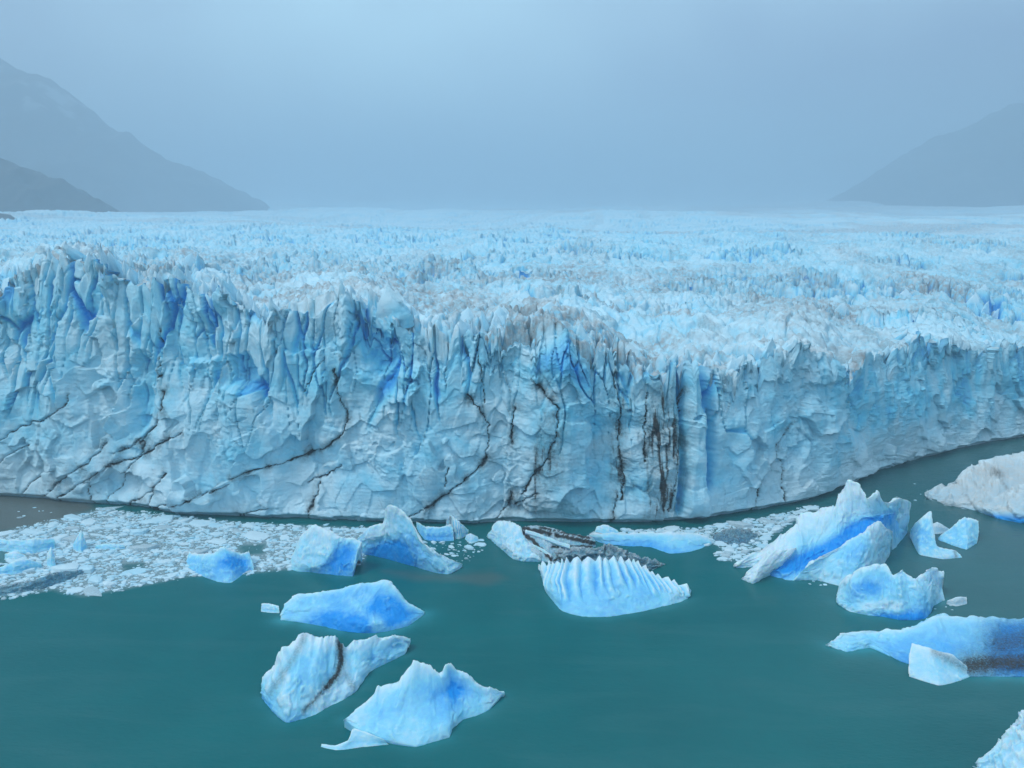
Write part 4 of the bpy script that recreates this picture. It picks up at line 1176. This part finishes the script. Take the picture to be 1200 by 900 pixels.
def brash(poly, n, smin, smax, seed, name, label):
    r = np.random.RandomState(seed)
    pts = sample(poly, n, seed, 3)
    sz = smin + (smax - smin) * r.uniform(0, 1, n) ** 2.2
    rot = r.uniform(0, 6.283, n); kind = r.randint(0, len(FL), n)
    Vs, Ts, As = [], [], []
    off = 0
    for i in range(len(FL)):
        V, T = FL[i]
        idx = np.where(kind == i)[0]
        c, s_ = np.cos(rot[idx])[:, None], np.sin(rot[idx])[:, None]
        q = sz[idx][:, None]
        xx = (V[None, :, 0] * c - V[None, :, 1] * s_) * q + pts[idx, 0][:, None]
        yy = (V[None, :, 0] * s_ + V[None, :, 1] * c) * q * 0.8 + pts[idx, 1][:, None]
        zz = V[None, :, 2] * q * 1.1
        Vs.append(np.stack([xx, yy, zz], -1).reshape(-1, 3))
        Ts.append((T[None] + (np.arange(len(idx)) * len(V))[:, None, None] + off).reshape(-1, 3))
        a = np.stack([r.uniform(0, .3, len(idx)), (r.uniform(0, 1, len(idx)) < .18) * .4, r.uniform(.1, .6, len(idx))], -1)
        As.append(np.repeat(a, len(V), axis=0))
        off += len(idx) * len(V)
    me = mesh_from(name, np.concatenate(Vs), tris=np.concatenate(Ts), smooth_shade=False)
    set_attr(me, 'ice', np.concatenate(As))
    link(name, me, M_FLOE, None, kind='stuff', label=label)
brash(BR_L, 10500, 0.10, 0.75, 15, 'brash_ice', 'loose mass of small brash ice fragments spread below the cracked cliff')
brash(BR_R, 1100, 0.2, 0.9, 16, 'brash_ice', 'loose mass of small brash ice fragments behind the largest iceberg')
brash(BR_M, 90, 0.15, 0.5, 17, 'brash_ice', 'loose ice crumbs around the white striped iceberg')

# ------------------------------------------------------------------ lake
gx = np.concatenate([[-9500, -4000, -1500, -600, -320], np.linspace(-220, 260, 420), [380, 700, 1600, 4000, 9500]])
gy = np.concatenate([[-9500, -3000, -800, -100, 20], np.linspace(70, 300, 330), [380, 600, 1200, 3000, 9500]])
GX, GY = np.meshgrid(gx, gy)
WP = np.stack([GX, GY, 0 * GX], -1)
with np.errstate(all='ignore'):
    wpx_, wpy_ = proj(WP)
inview = (GY > 60) & (GY < 310) & (np.abs(GX) < 270)
wpx_ = np.where(inview, wpx_, -5000); wpy_ = np.where(inview, wpy_, 5000)
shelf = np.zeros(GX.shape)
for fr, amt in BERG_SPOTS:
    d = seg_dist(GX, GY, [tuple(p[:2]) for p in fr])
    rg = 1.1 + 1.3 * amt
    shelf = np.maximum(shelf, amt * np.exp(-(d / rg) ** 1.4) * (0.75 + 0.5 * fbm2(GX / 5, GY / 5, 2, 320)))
silt = 0.75 * np.clip(poly_in(wpx_ + 6 * fbm2(GX / 9, GY / 9, 2, 330), wpy_ + 3 * fbm2(GX / 9, GY / 9, 2, 331), [(440, 666), (520, 668), (575, 664), (600, 680), (570, 688), (500, 684), (445, 676)], 8), 0, 1) * 0.55
silt = np.maximum(silt, 0.85 * poly_in(wpx_, wpy_, [(-200, 560), (100, 580), (120, 598), (60, 618), (0, 628), (-200, 650)], 8))
film = np.maximum(poly_in(wpx_ + 5 * fbm2(GX / 6, GY / 6, 2, 340), wpy_, BR_L, 6), 0.35 * poly_in(wpx_, wpy_, BR_R, 6))
for hpoly in HOLES:
    film = film * (1 - 0.8 * poly_in(wpx_, wpy_, hpoly, 3))
grey = 0.55 * smooth(40, 130, GX + 12 * fbm2(GX / 40, GY / 40, 3, 350)) * smooth(90, 150, GY)
me = mesh_from('lake_water', WP, quads=grid_quads(len(gy), len(gx)))
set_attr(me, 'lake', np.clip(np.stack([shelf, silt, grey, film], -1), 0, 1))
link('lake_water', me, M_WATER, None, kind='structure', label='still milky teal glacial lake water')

# ------------------------------------------------------------------ fog
def haze_box(x0, x1, y0, y1, z0, z1, dens):
    V = [(x, y, z) for z in (z0, z1) for y in (y0, y1) for x in (x0, x1)]
    Fq = [(0, 2, 3, 1), (4, 5, 7, 6), (0, 1, 5, 4), (2, 6, 7, 3), (0, 4, 6, 2), (1, 3, 7, 5)]
    me = mesh_from('haze', V, quads=Fq, smooth_shade=False)
    b = NB('fog_air')
    vol = b.n('ShaderNodeVolumePrincipled')
    vol.inputs['Color'].default_value = (0.58, 0.73, 0.86, 1)
    vol.inputs['Density'].default_value = dens
    vol.inputs['Anisotropy'].default_value = 0.15
    b.l(vol.outputs['Volume'], b.out.inputs['Volume'])
    link('haze', me, b.m, None, kind='stuff', label='even blue grey fog over the glacier and lake')
zmax = max((v.co.z for o in COL.objects if o.type == 'MESH' and o.name.startswith('mountain') for v in o.data.vertices))
haze_box(-9900, 9900, -9900, 9900, -4, zmax + 30, 5.6e-4)
print('tris', sum(len(o.data.polygons) * (1 if o.name.startswith(('ice_floe', 'brash')) else 2) for o in COL.objects if o.type == 'MESH'), 'zmax', zmax)
